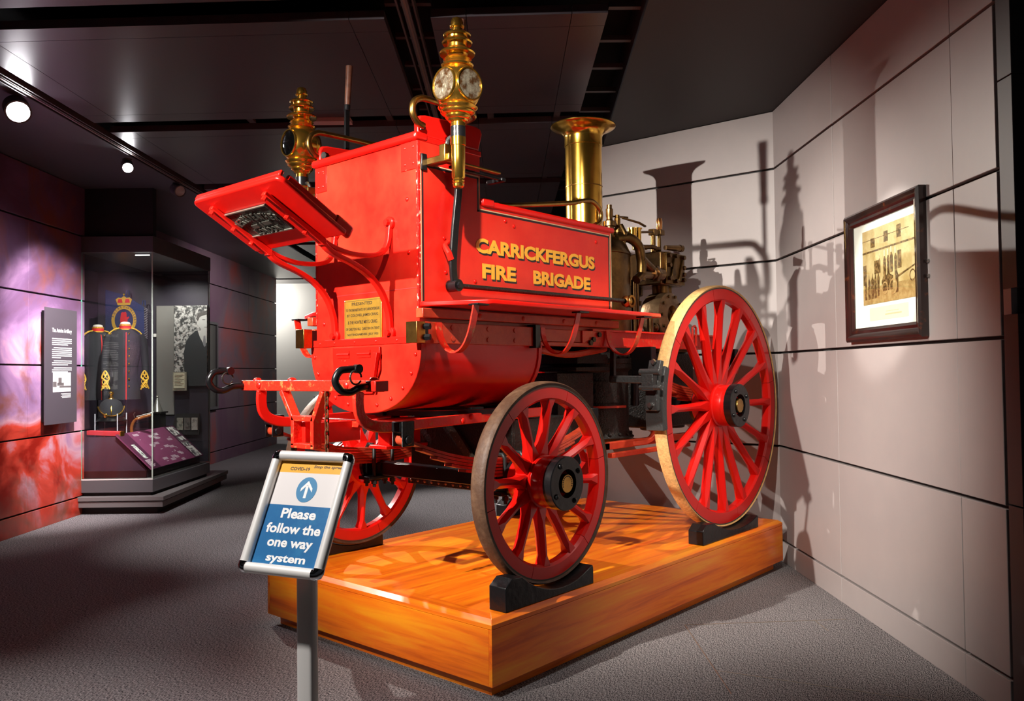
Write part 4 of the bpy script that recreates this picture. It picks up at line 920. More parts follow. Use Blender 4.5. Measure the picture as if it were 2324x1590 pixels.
# ---- steam cylinders and pump behind the boiler
m2 = MB(); m2.box((2.47, .60, 2.045), (2.77, 1.05, 2.285)); sc = put(m2, 'steam_chest', MACH, eng, bevel=.01, seg=3)
m2 = MB(); m2.box((2.505, .575, 2.05), (2.765, .605, 2.28)); cv = put(m2, 'chest_cover', BRONZE, sc, bevel=.006)
for x, z in ((2.535, 2.255), (2.63, 2.258), (2.735, 2.255), (2.535, 2.185), (2.735, 2.18), (2.535, 2.09), (2.63, 2.075), (2.735, 2.09), (2.735, 2.13)):
    put(MB().hexn((x, .576, z), (0, -1, 0), .017, .022), 'cover_nut', MACH, cv)
m2 = MB(); m2.prism([(2.55, .574, 2.08), (2.60, .574, 2.24), (2.63, .574, 2.24), (2.60, .574, 2.08)], (0, -.012, 0)); m2.prism([(2.66, .574, 2.08), (2.72, .574, 2.24), (2.74, .574, 2.22), (2.69, .574, 2.08)], (0, -.012, 0)); put(m2, 'cover_web', BRONZE, cv, bevel=.002)
m2 = MB()
for yy in (.70, .92): m2.lathe((2.62, yy, 1.78), (0, 0, 1), [(0, 0), (.028, 0), (.028, .13), (.05, .14), (.05, .17), (.035, .18), (.035, .20), (.06, .21), (.06, .265), (0, .265)], 20)
m2.cyl((2.72, .70, 1.60), (2.72, .70, 2.06), .035, n=20); put(m2, 'piston_guides', BRONZE, sc)
for x, y in ((2.20, .66), (2.33, .72), (2.44, .98)): put(MB().cyl((x, y, 1.58), (x, y, 2.06), .018, n=14), 'column', MACH, sc)
m2 = MB(); m2.lathe((2.62, .66, 1.83), (0, -1, 0), [(0, -.12), (.15, -.12), (.165, -.10), (.17, .0), (.165, .04), (.13, .055), (.07, .06), (.05, .02), (0, .02)], 36); pd = put(m2, 'pump_body', mat('weathered_bronze', (.26, .16, .08), .45, .8, noise=(10, (.14, .08, .04), .4, .7), bump=.3, bscale=30), sc)
for k in range(10):
    a = 2*PI*k/10; put(MB().hexn((2.62+.14*math.cos(a), .608, 1.83+.14*math.sin(a)), (0, -1, 0), .012, .014), 'nut', BRONZE, pd)
m2 = MB(); m2.lathe((2.66, .62, 1.80), (0, -1, 0), [(.03, 0), (.05, 0), (.045, .05), (.03, .05)], 24, close=True); m2.box((2.645, .56, 1.76), (2.675, .60, 1.84)); put(m2, 'connecting_rod_end', BRASS, pd, bevel=.002)
m2 = MB(); m2.cyl((2.62, .75, 1.58), (2.62, .75, 1.72), .10, .13, n=24); m2.box((2.40, .55, 1.56), (2.85, 1.1, 1.60)); put(m2, 'pump_base', BRONZE, sc, bevel=.004)
m2 = MB(); m2.cyl((2.28, .58, 1.62), (2.28, .58, 1.83), .022, n=14); m2.ball((2.36, .60, 1.73), .035); put(m2, 'drain_cock', MACH, sc)
# steam pipe elbow with hexagon union
m2 = MB(); m2.tube(smooth_path([(1.99, .66, 2.325), (2.09, .62, 2.335), (2.17, .60, 2.29), (2.20, .60, 2.22), (2.21, .60, 2.16), (2.20, .60, 2.05)], 6), .034, 16); sp_ = put(m2, 'steam_pipe', BRONZE, eng, ang=60)
m2 = MB(); m2.tube(smooth_path([(2.20, .60, 2.20), (2.26, .60, 2.17), (2.31, .60, 2.15), (2.36, .60, 2.13)], 4), .036, 16, ); put(m2, 'pipe_branch', MACH, sp_)
m2 = MB(); m2.tube(smooth_path([(2.14, .60, 2.05), (2.20, .595, 2.085), (2.28, .60, 2.095), (2.34, .60, 2.10)], 4), .032, 16); put(m2, 'pipe_branch', MACH, sp_)
m2 = MB(); m2.hexn((2.36, .60, 2.11), (1, 0, .05), .062, .035); m2.cyl((2.33, .60, 2.108), (2.47, .60, 2.115), .046, n=20); put(m2, 'pipe_union', MACH, sp_, bevel=.003)
# valve gear on top
m2 = MB(); m2.cyl((2.19, .66, 2.33), (2.19, .66, 2.42), .032, n=18); m2.cyl((2.28, .68, 2.28), (2.28, .68, 2.425), .032, n=18); m2.cyl((2.28, .68, 2.425), (2.28, .68, 2.432), .04, n=18); gv = put(m2, 'oil_cups', BRASS, sc)
put(MB().cyl((2.08, .66, 2.375), (2.52, .68, 2.435), .009, n=10), 'valve_rod', MACH, sc)
m2 = MB(); m2.cyl((2.515, .69, 2.28), (2.515, .69, 2.45), .018, n=12); m2.box((2.49, .665, 2.41), (2.54, .715, 2.455)); m2.cyl((2.60, .69, 2.28), (2.60, .69, 2.44), .014, n=12); m2.box((2.575, .66, 2.42), (2.63, .72, 2.46)); put(m2, 'valve_guide', BRONZE, sc, bevel=.003)
m2 = MB(); m2.lathe((2.605, .69, 2.45), (0, 0, 1), [(0, 0), (.018, 0), (.022, .03), (.023, .07), (.018, .095), (0, .1)], 16); put(m2, 'valve_knob', COPPER, sc)
m2 = MB(); m2.lathe((2.60, .64, 2.325), (1, -.15, .05), [(0, 0), (.018, 0), (.02, .04), (.024, .16), (.028, .165), (.028, .19), (0, .19)], 16); put(m2, 'starting_handle', MACH, sc)
put(MB().tube([(2.30, .66, 2.30), (2.42, .64, 2.31), (2.50, .63, 2.30)], .016, 10), 'link_rod', MACH, sc)
for x in (2.36, 2.50, 2.68): put(MB().hexn((x, .66, 2.285), (0, 0, 1), .016, .02), 'nut', MACH, sc)
# flywheel / crank inside the rear wheels
m2 = MB(); m2.lathe((2.62, .82, 1.30), (0, -1, 0), [(.15, 0), (.20, 0), (.205, .02), (.20, .05), (.15, .05)], 36, close=True); m2.box((2.60, .78, 1.12), (2.64, .80, 1.48)); put(m2, 'flywheel', MACH, sc)
m2 = MB(); m2.box((2.35, .62, 1.02), (2.95, 1.15, 1.56)); m2.cyl((2.5, .70, 1.0), (2.5, .70, 1.57), .1, n=20); m2.cyl((2.8, .72, 1.0), (2.8, .72, 1.57), .09, n=20); put(m2, 'pump_barrels', IRON, sc, bevel=.01)
# down pipe by the boiler
put(MB().tube(smooth_path([(2.03, .55, 1.60), (2.02, .52, 1.5), (2.00, .53, 1.38), (2.02, .55, 1.2)], 4), .028, 12), 'blowdown_pipe', BLACK, boiler)

# ---- brake shoes on the rear wheels
for s in (-1, 1):
    Y = (lambda y: y) if s < 0 else mir
    def rim(a, r): return V((XR+r*math.cos(a), 0, ZR+r*math.sin(a)))
    secs = []
    for i in range(9):
        a = math.radians(162+26*i/8)
        p, q = rim(a, RR_+.004), rim(a, RR_+.055)
        secs.append([(p.x, Y(.075), p.z), (q.x, Y(.075), q.z), (q.x, Y(.195), q.z), (p.x, Y(.195), p.z)])
    bs = put(MB().sweepprof(secs), 'brake_shoe', GREYIRON, eng, bevel=.004, ang=50)
    secs = []
    for i in range(9):
        a = math.radians(160+20*i/8); p, q = rim(a, RR_+.055), rim(a, RR_+.078)
        secs.append([(p.x, Y(.09), p.z), (q.x, Y(.10), q.z), (q.x, Y(.18), q.z), (p.x, Y(.19), p.z)])
    put(MB().sweepprof(secs), 'shoe_holder', GREYIRON, bs, bevel=.004, ang=50)
    for i, a in enumerate((161, 178)): p = rim(math.radians(a), RR_+.078); put(MB().cyl((p.x, Y(.14), p.z), (p.x-.022, Y(.14), p.z+.004), .018, n=4), 'square_nut', STEEL, bs)
    p = rim(math.radians(169), RR_+.085)
    m2 = MB(); m2.box((p.x-.05, Y(.10), p.z-.05), (p.x, Y(.18), p.z+.05)); m2.cyl((p.x-.03, Y(.06), p.z+.06), (p.x-.03, Y(.20), p.z+.06), .02, n=16); m2.cyl((p.x-.035, Y(.05), p.z-.03), (p.x-.035, Y(.20), p.z-.03), .018, n=6)
    put(m2, 'shoe_pivot', GREYIRON, bs, bevel=.004)
    m2 = MB(); m2.bar([(p.x-.02, Y(.17), p.z+.015), (p.x-.02, Y(.42), p.z+.02)], (0, 0, 1), .045, .03); put(m2, 'brake_arm', GREYIRON, bs, bevel=.006)
    m2 = MB(); m2.bar([(p.x-.02, Y(.40), p.z+.02), (p.x+.03, Y(.43), 1.57)], (1, 0, 0), .03, .03); put(m2, 'brake_hanger', BLACK, bs, bevel=.004)
#PART2
# ================================================================== ONE-WAY SIGN
sr = V((.289, -.957, 0)).normalized(); su = V((.439, .095, .893)); su = (su-sr*su.dot(sr)).normalized(); sn = sr.cross(su)   # towards the visitor
if sn.x > 0: sn = -sn
SB = V((-1.604, -.679, .969)); SW, SH = .24, .303
def SP(a, b, n=0): return SB+sr*a+su*b+sn*n
pc = SP(SW*.5, SH*.5)+V((.03, .008, 0))
sg = thing('sign_stand', 'silver snap frame sign on a post reading Please follow the one way system', 'sign', (pc.x, pc.y, 0))
m2 = MB()
R_ = .0125
for (a, b) in (((R_*1.6, R_), (SW-R_*1.6, R_)), ((R_*1.6, SH-R_), (SW-R_*1.6, SH-R_)), ((R_, R_*1.6), (R_, SH-R_*1.6)), ((SW-R_, R_*1.6), (SW-R_, SH-R_*1.6))):
    m2 = MB(); m2.cyl(SP(*a, .004), SP(*b, .004), R_, n=20); put(m2, 'frame_profile', ALU, sg)
for a, b in ((R_, R_), (SW-R_, R_), (R_, SH-R_), (SW-R_, SH-R_)):
    sa, sb_ = (1 if a < SW/2 else -1), (1 if b < SH/2 else -1)
    pth = [SP(a, b+sb_*.012, .004), SP(a, b+sb_*.005, .004), SP(a+sa*.0015, b+sb_*.0015, .004), SP(a+sa*.005, b, .004), SP(a+sa*.012, b, .004)]
    m2 = MB(); m2.tube(pth, R_*1.07, 20); put(m2, 'corner_piece', CHROME, sg, ang=60)
put(MB().obox(SP(.008, .008, -.008), sr*(SW-.016), su*(SH-.016), sn*.005), 'backing_plate', ALU, sg)
p0, p1, q0, q1 = .022, SW-.022, .022, SH-.022
hh = q1-q0
YEL = mat('poster_yellow', (.80, .40, .03), .4); SBL = mat('poster_blue', (.015, .13, .32), .35, noise=(25, (.03, .2, .40), .5, .8)); SWH = mat('poster_white', (.72, .68, .66), .45); TXW = mat('poster_white_ink', (.85, .84, .82), .45); TXB = mat('poster_brown_ink', (.12, .06, .03), .5)
ps = put(MB().obox(SP(p0, q0, -.003), sr*(p1-p0), su*(hh*.565), sn*.0012), 'poster', SBL, sg, flat=True)
put(MB().obox(SP(p0, q0+hh*.565, -.003), sr*(p1-p0), su*(hh*.315), sn*.0012), 'poster_middle', SWH, ps, flat=True)
put(MB().obox(SP(p0, q0+hh*.88, -.003), sr*(p1-p0), su*(hh*.12), sn*.0012), 'poster_header', YEL, ps, flat=True)
pw = p1-p0; tz = -.0017
for s_, x0, x1, yb, h_ in (('Please', .25, .77, .44, .095), ('follow the', .09, .90, .30, .093), ('one way', .17, .84, .148, .09), ('system', .22, .80, .02, .086)):
    if s_ in ('one way', 'system'): yb -= .0
    text(s_, SP(p0+pw*x0, q0+hh*yb, tz), sr, su, pw*(x1-x0), hh*h_, TXW, 'lettering', ps, bold=.03, depth=.0003)
text('COVID-19', SP(p0+pw*.18, q0+hh*.902, tz), sr, su, pw*.30, hh*.034, TXB, 'header_lettering', ps, bold=.03, depth=.0003)
text('Stop the spread', SP(p0+pw*.53, q0+hh*.925, tz), sr, su+sr*.2, pw*.45, hh*.036, TXB, 'header_lettering', ps, bold=.02, depth=.0003)
cc = SP(p0+pw*.52, q0+hh*.72, tz)
m2 = MB(); m2.prism([cc+sr*.0295*math.cos(2*PI*i/40)+su*.0315*math.sin(2*PI*i/40) for i in range(40)], sn*.0004); put(m2, 'arrow_disc', mat('poster_mid_blue', (.06, .23, .42), .4), ps, flat=True)
A2 = cc+sn*.0004
for pts in ([(-.004, -.021), (.004, -.021), (.004, .010), (-.004, .010)], [(0, .022), (-.017, .003), (-.017, -.006), (0, .012)], [(0, .022), (0, .012), (.017, -.006), (.017, .003)]):
    m2 = MB(); m2.prism([A2+sr*a+su*b for a, b in pts], sn*.0003); put(m2, 'arrow_mark', TXW, ps, flat=True)
# post and foot plate
sx = sr*.0235; sy = V((-sr.y, sr.x, 0)); sy = sy if sy.x > 0 else -sy
ptop = pc.z-.02
def postsec(z): 
    c = V((pc.x, pc.y, z)); o = []
    for k in range(24):
        a = 2*PI*k/24; cx_, cy_ = math.cos(a), math.sin(a); sgn = lambda t_: (1 if t_ > 0 else -1)
        o.append(c+sx*sgn(cx_)*abs(cx_)**.35+sy*.016*sgn(cy_)*abs(cy_)**.6)
    return o
m2 = MB(); m2.sweepprof([postsec(.008), postsec(ptop)]); put(m2, 'post', ALU, sg, ang=50)
m2 = MB(); m2.obox(V((pc.x, pc.y, ptop-.02))-sx*.8-sy*.01, sx*1.6, sy*.02, V((0, 0, .045))); put(m2, 'tilt_bracket', DARKG, sg)
m2 = MB(); m2.lathe((pc.x+.05, pc.y, 0), (0, 0, 1), [(0, 0), (.16, 0), (.165, .003), (.16, .008), (.03, .012), (0, .012)], 48); put(m2, 'foot_plate', ALU, sg)

# ================================================================== FRAMED PHOTOGRAPH
pf = thing('framed_photograph', 'dark wood framed sepia photograph of a fire brigade group on the grey wall', 'picture', W(4.34, 2.03, 1.94))
FRW = mat('dark_walnut_gloss', (.018, .008, .007), .2, noise=(18, (.09, .022, .008), .58, .72), coat=.4)
def RWp(u, n, z): return W(u*1.022, 2.034-n, 1.4326+(z-1.4326)*1.022)
u0, u1, z0, z1 = 3.835, 4.685, 1.575, 2.292; fw_ = .075
sec = [(0, 0), (0, .035), (.012, .045), (.03, .04), (.045, .028), (.06, .03), (fw_, .018), (fw_, 0)]
for (ca, cb, da, db) in (((u0, z0), (u1, z0), (1, 1), (-1, 1)), ((u1, z0), (u1, z1), (-1, 1), (-1, -1)), ((u1, z1), (u0, z1), (-1, -1), (1, -1)), ((u0, z1), (u0, z0), (1, -1), (1, 1))):
    A = [RWp(ca[0]+da[0]*k, n, ca[1]+da[1]*k) for k, n in sec]; B = [RWp(cb[0]+db[0]*k, n, cb[1]+db[1]*k) for k, n in sec]
    put(MB().sweepprof([A, B]), 'frame_moulding', FRW, pf, ang=25)
def rwbox(ua, ub, za, zb, n0, n1, name, mt, par):
    m2 = MB(); m2.hexa([RWp(ua, n0, za), RWp(ub, n0, za), RWp(ub, n1, za), RWp(ua, n1, za), RWp(ua, n0, zb), RWp(ub, n0, zb), RWp(ub, n1, zb), RWp(ua, n1, zb)]); return put(m2, name, mt, par, flat=True)
mt_ = rwbox(u0+.07, u1-.07, z0+.07, z1-.07, .004, .012, 'mount_board', mat('white_mount', (.93, .91, .87), .6), pf)
SEP = mat('sepia_photo', (.50, .33, .13), .5, noise=(9, (.72, .56, .30), .35, .65)); SEPD = mat('sepia_dark', (.09, .045, .015), .5, noise=(60, (.30, .17, .06), .45, .6)); SEPL = mat('sepia_light', (.80, .66, .40), .5); SEPM = mat('sepia_mid', (.36, .21, .075), .5, noise=(30, (.5, .33, .14), .4, .6))
ph = rwbox(3.925, 4.50, 1.772, 2.175, .012, .0135, 'photo_print', SEP, mt_)
rwbox(3.925, 4.50, 1.772, 1.862, .0135, .014, 'print_ground', SEPM, ph) 
rwbox(3.925, 4.50, 2.050, 2.060, .0135, .0142, 'print_balcony', SEPD, ph)
rwbox(3.98, 4.50, 2.118, 2.121, .0135, .0142, 'print_wire', SEPD, ph)
for ua, ub, za, zb in ((4.35, 4.40, 2.075, 2.125), (4.20, 4.245, 2.085, 2.14), (4.06, 4.105, 2.085, 2.15), (4.31, 4.36, 1.93, 2.0), (4.06, 4.10, 1.93, 2.02), (4.455, 4.495, 1.88, 1.99)): rwbox(ua, ub, za, zb, .0135, .0142, 'print_window', SEPD, ph)
for i, (uc, zb, h_, wd) in enumerate(((4.465, 1.80, .13, .022), (4.425, 1.80, .135, .026), (4.385, 1.80, .14, .03), (4.35, 1.80, .145, .026), (4.315, 1.81, .14, .024), (4.30, 1.93, .09, .022), (4.24, 1.90, .13, .028), (4.20, 1.91, .12, .024), (4.165, 1.92, .12, .026), (4.12, 1.90, .13, .024), (4.11, 1.81, .13, .026), (4.20, 1.83, .10, .09), (4.26, 1.83, .08, .03))):
    pts = [RWp(uc-wd/2, .0142, zb), RWp(uc+wd/2, .0142, zb), RWp(uc+wd*.55, .0142, zb+h_*.7), RWp(uc+wd*.2, .0142, zb+h_*.82), RWp(uc, .0142, zb+h_), RWp(uc-wd*.2, .0142, zb+h_*.82), RWp(uc-wd*.55, .0142, zb+h_*.7)]
    m2 = MB(); m2.prism(pts, RV*-.0004); put(m2, 'print_figure', SEPD, ph, flat=True)
    if zb > 1.88: rwbox(uc-.006, uc+.006, zb+h_*.85, zb+h_+.012, .0146, .0150, 'print_cap', SEPL, ph)
for uc, r_w in ((4.24, .034), (4.15, .042), (3.95, .03)):
    m2 = MB(); c_ = RWp(uc, .0150, 1.845 if uc > 4 else 1.88)
    m2.lathe(c_, -RV, [(r_w*.8, 0), (r_w, 0), (r_w, .0004), (r_w*.8, .0004)], 24, close=True); put(m2, 'print_wheel', SEPM if uc > 4 else SEPD, ph, flat=True)
m2 = MB(); m2.prism([RWp(4.10, .0145, 1.885), RWp(3.925, .0145, 1.925), RWp(3.925, .0145, 1.932), RWp(4.10, .0145, 1.895)], RV*-.0004); put(m2, 'print_shaft', SEPD, ph, flat=True)
cp_ = rwbox(4.0, 4.43, 1.682, 1.752, .012, .013, 'caption_card', mat('cream_card', (.85, .78, .55), .6), mt_)
rwbox(4.07, 4.25, 1.704, 1.712, .013, .0132, 'caption_line', mat('faint_ink', (.6, .5, .33), .6), cp_); rwbox(4.10, 4.24, 1.722, 1.725, .013, .0132, 'caption_line', mat('faint_ink', (.6, .5, .33), .6), cp_)
m2 = MB(); m2.hexa([RWp(u0+.06, .015, z0+.06), RWp(u1-.06, .015, z0+.06), RWp(u1-.06, .018, z0+.06), RWp(u0+.06, .018, z0+.06), RWp(u0+.06, .015, z1-.06), RWp(u1-.06, .015, z1-.06), RWp(u1-.06, .018, z1-.06), RWp(u0+.06, .018, z1-.06)]); put(m2, 'picture_glass', GLASS, pf, flat=True)
for z in (1.93, 1.86):
    m2 = MB(); m2.cyl(RWp(u0-.012, 0, z), RWp(u0-.012, .012, z), .009, n=12); put(m2, 'wall_clip', STEEL, pf)

# ================================================================== WALL INFORMATION PANEL
ip = thing('text_panel', 'tall narrow grey text panel about an artillery regiment on the red mural wall', 'panel', W(8.1, -4.44, 1.5))
def LWb(ua, ub, za, zb, n0, n1, name, mt, par):
    m2 = MB(); m2.hexa([W(ua, -4.44+n0, za), W(ub, -4.44+n0, za), W(ub, -4.44+n1, za), W(ua, -4.44+n1, za), W(ua, -4.44+n0, zb), W(ub, -4.44+n0, zb), W(ub, -4.44+n1, zb), W(ua, -4.44+n1, zb)]); return put(m2, name, mt, par, flat=True)
bd = LWb(7.815, 8.385, .975, 2.10, .05, .062, 'panel_board', mat('grey_violet_board', (.085, .07, .085), .45), ip)
LWb(7.86, 8.34, 1.0, 2.07, 0.0, .05, 'mounting_batten', WALLB, ip)
text('The Antrim Artillery', W(7.93, -4.377, 1.855), FU, (0, 0, 1), .355, .052, WHITEP, 'panel_title', bd, bold=.02, depth=.0005)
zz = 1.81
for n_, cnt in ((0, 4), (1, 6), (1, 3), (1, 3)):
    for k in range(cnt):
        ua = 7.93+(.03 if (k == 0 and n_) else 0); ub = 8.285-(0 if k < cnt-1 else .07+.13*((n_+cnt) % 2))
        LWb(ua, ub, zz-.010, zz, .0622, .0626, 'text_line', WHITEP, bd); zz -= .0192
    zz -= .012
pp = LWb(7.945, 8.27, 1.285, 1.475, .0622, .063, 'panel_photo', WHITEP, bd)
for a in ((8.04, 8.10, 1.36, 1.425), (8.02, 8.14, 1.345, 1.375), (7.945, 8.01, 1.335, 1.385), (8.06, 8.27, 1.325, 1.343)): LWb(*a, .063, .0633, 'print_castle', mat('print_grey', (.14, .12, .12), .6), pp)
for k in range(4): LWb(8.09+.02*(k % 2), 8.27, 1.262-.012*k, 1.268-.012*k, .0622, .0626, 'caption_line', WHITEP, bd)

# ================================================================== DISPLAY CASE
dc = thing('display_case', 'tall glass display case with grey base holding regimental uniforms', 'display case', W(9.3, -4.1, 0))
U0, U1, V0, V1 = 8.60, 10.25, -4.44, -3.70
def ub(a, b, c_, d, e_, f2, name, mt, par, **k):
    m2 = MB(); wbox(m2, a, b, c_, d, e_, f2); return put(m2, name, mt, par, **k)
m2 = MB(); m2.prism([W(8.62, -4.46, 0), W(8.62, -3.66, 0), W(10.75, -3.74, 0), W(10.75, -4.46, 0)], (0, 0, .075)); put(m2, 'plinth', WALLB, dc, flat=True)
for z_a, z_b, gg in ((.075, .135, .012), (.142, .185, 0)):
    m2 = MB(); m2.prism([W(8.53+gg, -4.46, z_a), W(8.53+gg, -3.56-gg, z_a), W(10.80-gg, -3.66-gg, z_a), W(10.80-gg, -4.46, z_a)], (0, 0, z_b-z_a)); put(m2, 'ledge', LEDG, dc, bevel=.003, flat=True)
ub(8.64, 10.25, -4.46, -3.74, .185, .22, 'shadow_gap', WALLB, dc, flat=True)
ub(U0, U1, -4.46, V1, .22, .35, 'base_cabinet', DARKG, dc, bevel=.003, flat=True)
ub(U0+.05, U1, -5.08, V1-.05, .345, .36, 'base_deck', LEDG, dc, flat=True)
ub(U0-.01, U1+.01, -4.46, V1+.01, 2.73, 2.90, 'canopy', DARKG, dc, bevel=.004, flat=True)
ub(U0+.08, U1, -5.10, -4.46, 2.73, 2.80, 'inner_roof', INNER, dc, flat=True)
ub(U0+.07, U0+.09, -5.10, -4.48, .0, 2.80, 'inner_front_lining', INNER, dc, flat=True)
ub(8.66, 8.74, -4.9, -3.72, 2.90, 3.43, 'bulkhead', SOFF, dc, flat=True)
ub(U0+.02, U1, -5.10, -5.08, .30, 2.75, 'back_lining', INNER, dc, flat=True)
ub(U1-.02, U1-.005, -5.08, V1-.012, .36, 2.73, 'end_lining', INNER, dc, flat=True)
ub(U0, U0+.008, V0, V1-.01, .355, 2.73, 'front_pane', GLASS, dc, flat=True)
ub(U0+.01, U1, V1-.008, V1, .355, 2.73, 'side_pane', GLASS, dc, flat=True)
ub(U0-.002, U0+.010, V0-.008, V0, .355, 2.73, 'pane_edge', GLASSE, dc, flat=True)
ub(U0-.001, U0+.009, V1-.010, V1+.001, .355, 2.73, 'pane_edge', mat('glass_edge_pale', (.42, .50, .42), .2), dc, flat=True)
ub(U1, U1+.012, V1-.012, V1+.001, .355, 2.73, 'pane_edge', mat('glass_edge_dim', (.12, .13, .12), .3), dc, flat=True)
ub(U0-.002, U0+.01, V0, V1, .35, .362, 'pane_channel', ALU, dc, flat=True)
ub(U0+.04, U0+.05, V1-.2, V1-.05, 2.70, 2.71, 'case_lamp', mat('case_lamp_glow', (1, 1, 1), .5, emit=(1, .97, .9), es=3), dc, flat=True)
# sloping plinth inside
m2 = MB(); m2.prism([W(8.70, -5.06, .36), W(8.70, -3.80, .36), W(8.70, -3.80, .44), W(8.70, -4.106, .79), W(8.70, -5.06, .79)], FU*1.48); put(m2, 'display_plinth', mat('maroon_plinth', (.055, .028, .045), .25), dc, flat=True)
ub(8.675, 8.70, -4.73, -3.80, .362, .435, 'plinth_kick', mat('dark_red_kick', (.03, .006, .008), .4), dc, flat=True)
# sloped graphic
gp = thing('graphic_panel', 'sloping plum coloured graphic panel with timeline text inside the case', 'panel', W(9.4, -3.95, .6))
ga, gb = V((-4.12, .81)), V((-3.745, .445))
def GP(u, t_, n=0):
    v, z = ga.x+(gb.x-ga.x)*t_, ga.y+(gb.y-ga.y)*t_; d = V((gb.x-ga.x, gb.y-ga.y)).normalized(); nn = V((-d.y, d.x)); return W(u, v+nn.x*n, z+nn.y*n)
def gbx(ua, ub_, ta, tb, n0, n1, name, mt, par):
    m2 = MB(); m2.hexa([GP(ua, ta, n0), GP(ub_, ta, n0), GP(ub_, tb, n0), GP(ua, tb, n0), GP(ua, ta, n1), GP(ub_, ta, n1), GP(ub_, tb, n1), GP(ua, tb, n1)]); return put(m2, name, mt, par, flat=True)
g0 = gbx(8.66, 10.14, 0, 1, .0, .012, 'panel_board', PLUM, gp)
gbx(8.66, 8.90, 0, 1, .012, .0125, 'title_strip', PLUMD, g0); gbx(9.86, 10.14, 0, 1, .012, .0125, 'photo_strip', PLUMD, g0)
gbx(8.74, 8.82, .32, .72, .0126, .013, 'strip_photo', photo_mat('strip_photo', (.05, .05, .05), (.7, .7, .66), 25), g0)
for ta, tb in ((.03, .30), (.34, .48), (.50, .64), (.66, .98)): gbx(9.90, 10.10, ta, tb, .0126, .013, 'strip_photo', photo_mat('strip_photo2', (.10, .09, .10), (.75, .72, .70), 16, .45, .52), g0)
INK = mat('pale_ink', (.62, .48, .56), .5)
random.seed(3)
for k in range(34):
    uu = 8.95+random.random()*.80; tt_ = .04+.9*((k*.37) % 1); L_ = random.choice([.03, .05, .09, .12])
    for r_i in range(1 if L_ < .06 else 3): gbx(uu, uu+L_, tt_+.022*r_i, tt_+.022*r_i+.012, .0122, .0126, 'text_line', INK, g0)
for k in range(9): gbx(8.70, 8.84-.02*(k % 3), .76+.022*k, .77+.022*k, .0126, .013, 'text_line', INK, g0)

# regimental banner
bn = thing('regimental_banner', 'navy fringed banner with a red hand in a gold ring under a crown', 'banner', W(10.1, -4.6, 2.15))
ub_ = 10.12
def BP(v, z, n=0): return W(ub_-n, v, z)
m2 = MB(); m2.prism([BP(-4.93, 2.50), BP(-4.66, 2.42), BP(-4.46, 2.28), BP(-4.45, 1.92), BP(-4.93, 1.90)], FU*-.008); cl = put(m2, 'banner_cloth', NAVY, bn, flat=True)
NL = mat('navy_fold_light', (.10, .08, .14), .8)
ring_c = BP(-4.70, 2.13, .012)
m2 = MB(); secs = []
for k in range(33):
    a = 2*PI*k/32; o = []
    for r, n_ in ((.125, 0), (.165, 0), (.165, .006), (.125, .006)): o.append(BP(-4.70+r*.92*math.cos(a), 2.12+r*1.1*math.sin(a), .010+n_))
    secs.append(o)
m2.sweepprof(secs, cap=False); rg = put(m2, 'gold_ring', GOLDF, bn, ang=60)
for i, ch in enumerate('ANTRIM'): 
    a = PI*(.93-.085*i); text(ch, BP(-4.70+.135*.92*math.cos(a), 2.12+.135*1.1*math.sin(a), .0185), (RV*math.sin(a)-V((0, 0, 1))*math.cos(a)), (RV*math.cos(a)+V((0, 0, 1))*math.sin(a)), .006 if ch == 'I' else .02, .026, NAVY, 'ring_letter', rg, depth=.0004)
for i, ch in enumerate('ARTILLERY'):
    a = PI*(.43-.058*i); text(ch, BP(-4.70+.135*.92*math.cos(a), 2.12+.135*1.1*math.sin(a), .0185), (RV*math.sin(a)-V((0, 0, 1))*math.cos(a)), (RV*math.cos(a)+V((0, 0, 1))*math.sin(a)), .006 if ch == 'I' else .018, .026, NAVY, 'ring_letter', rg, depth=.0004)
m2 = MB(); m2.prism([BP(-4.735, 2.05, .01), BP(-4.665, 2.05, .01), BP(-4.655, 2.13, .01), BP(-4.635, 2.15, .01), BP(-4.64, 2.165, .01), BP(-4.665, 2.155, .01), BP(-4.67, 2.21, .01), BP(-4.685, 2.225, .01), BP(-4.70, 2.215, .01), BP(-4.72, 2.22, .01), BP(-4.735, 2.205, .01), BP(-4.745, 2.12, .01)], FU*-.006); put(m2, 'red_hand', REDF, bn, flat=True)
m2 = MB(); m2.prism([BP(-4.775, 2.305, .01), BP(-4.625, 2.305, .01), BP(-4.60, 2.375, .01), BP(-4.63, 2.40, .01), BP(-4.67, 2.395, .01), BP(-4.70, 2.42, .01), BP(-4.73, 2.395, .01), BP(-4.77, 2.40, .01), BP(-4.80, 2.375, .01)], FU*-.006); cr_ = put(m2, 'crown', GOLDF, bn, flat=True)
for v in (-4.745, -4.655): m2 = MB(); m2.prism([BP(v-.03, 2.335, .017), BP(v+.03, 2.335, .017), BP(v+.02, 2.38, .017), BP(v-.02, 2.38, .017)], FU*-.004); put(m2, 'crown_cap', REDF, cr_, flat=True)
m2 = MB(); m2.ball(BP(-4.70, 2.435, .013), .012); put(m2, 'crown_orb', GOLDF, cr_)
m2 = MB(); m2.prism([BP(-4.86, 1.93, .01), BP(-4.52, 1.93, .01), BP(-4.55, 1.965, .01), BP(-4.83, 1.965, .01)], FU*-.004); put(m2, 'scroll', REDF, bn, flat=True)
FRG = mat('grey_fringe', (.20, .18, .22), .8)
for k in range(18):
    z = 2.27-.021*k; m2 = MB(); m2.bar([BP(-4.455, z, .004), BP(-4.43, z-.008, .006), BP(-4.415, z-.022, .004)], FU, .006, .007); put(m2, 'fringe_strand', FRG, bn)
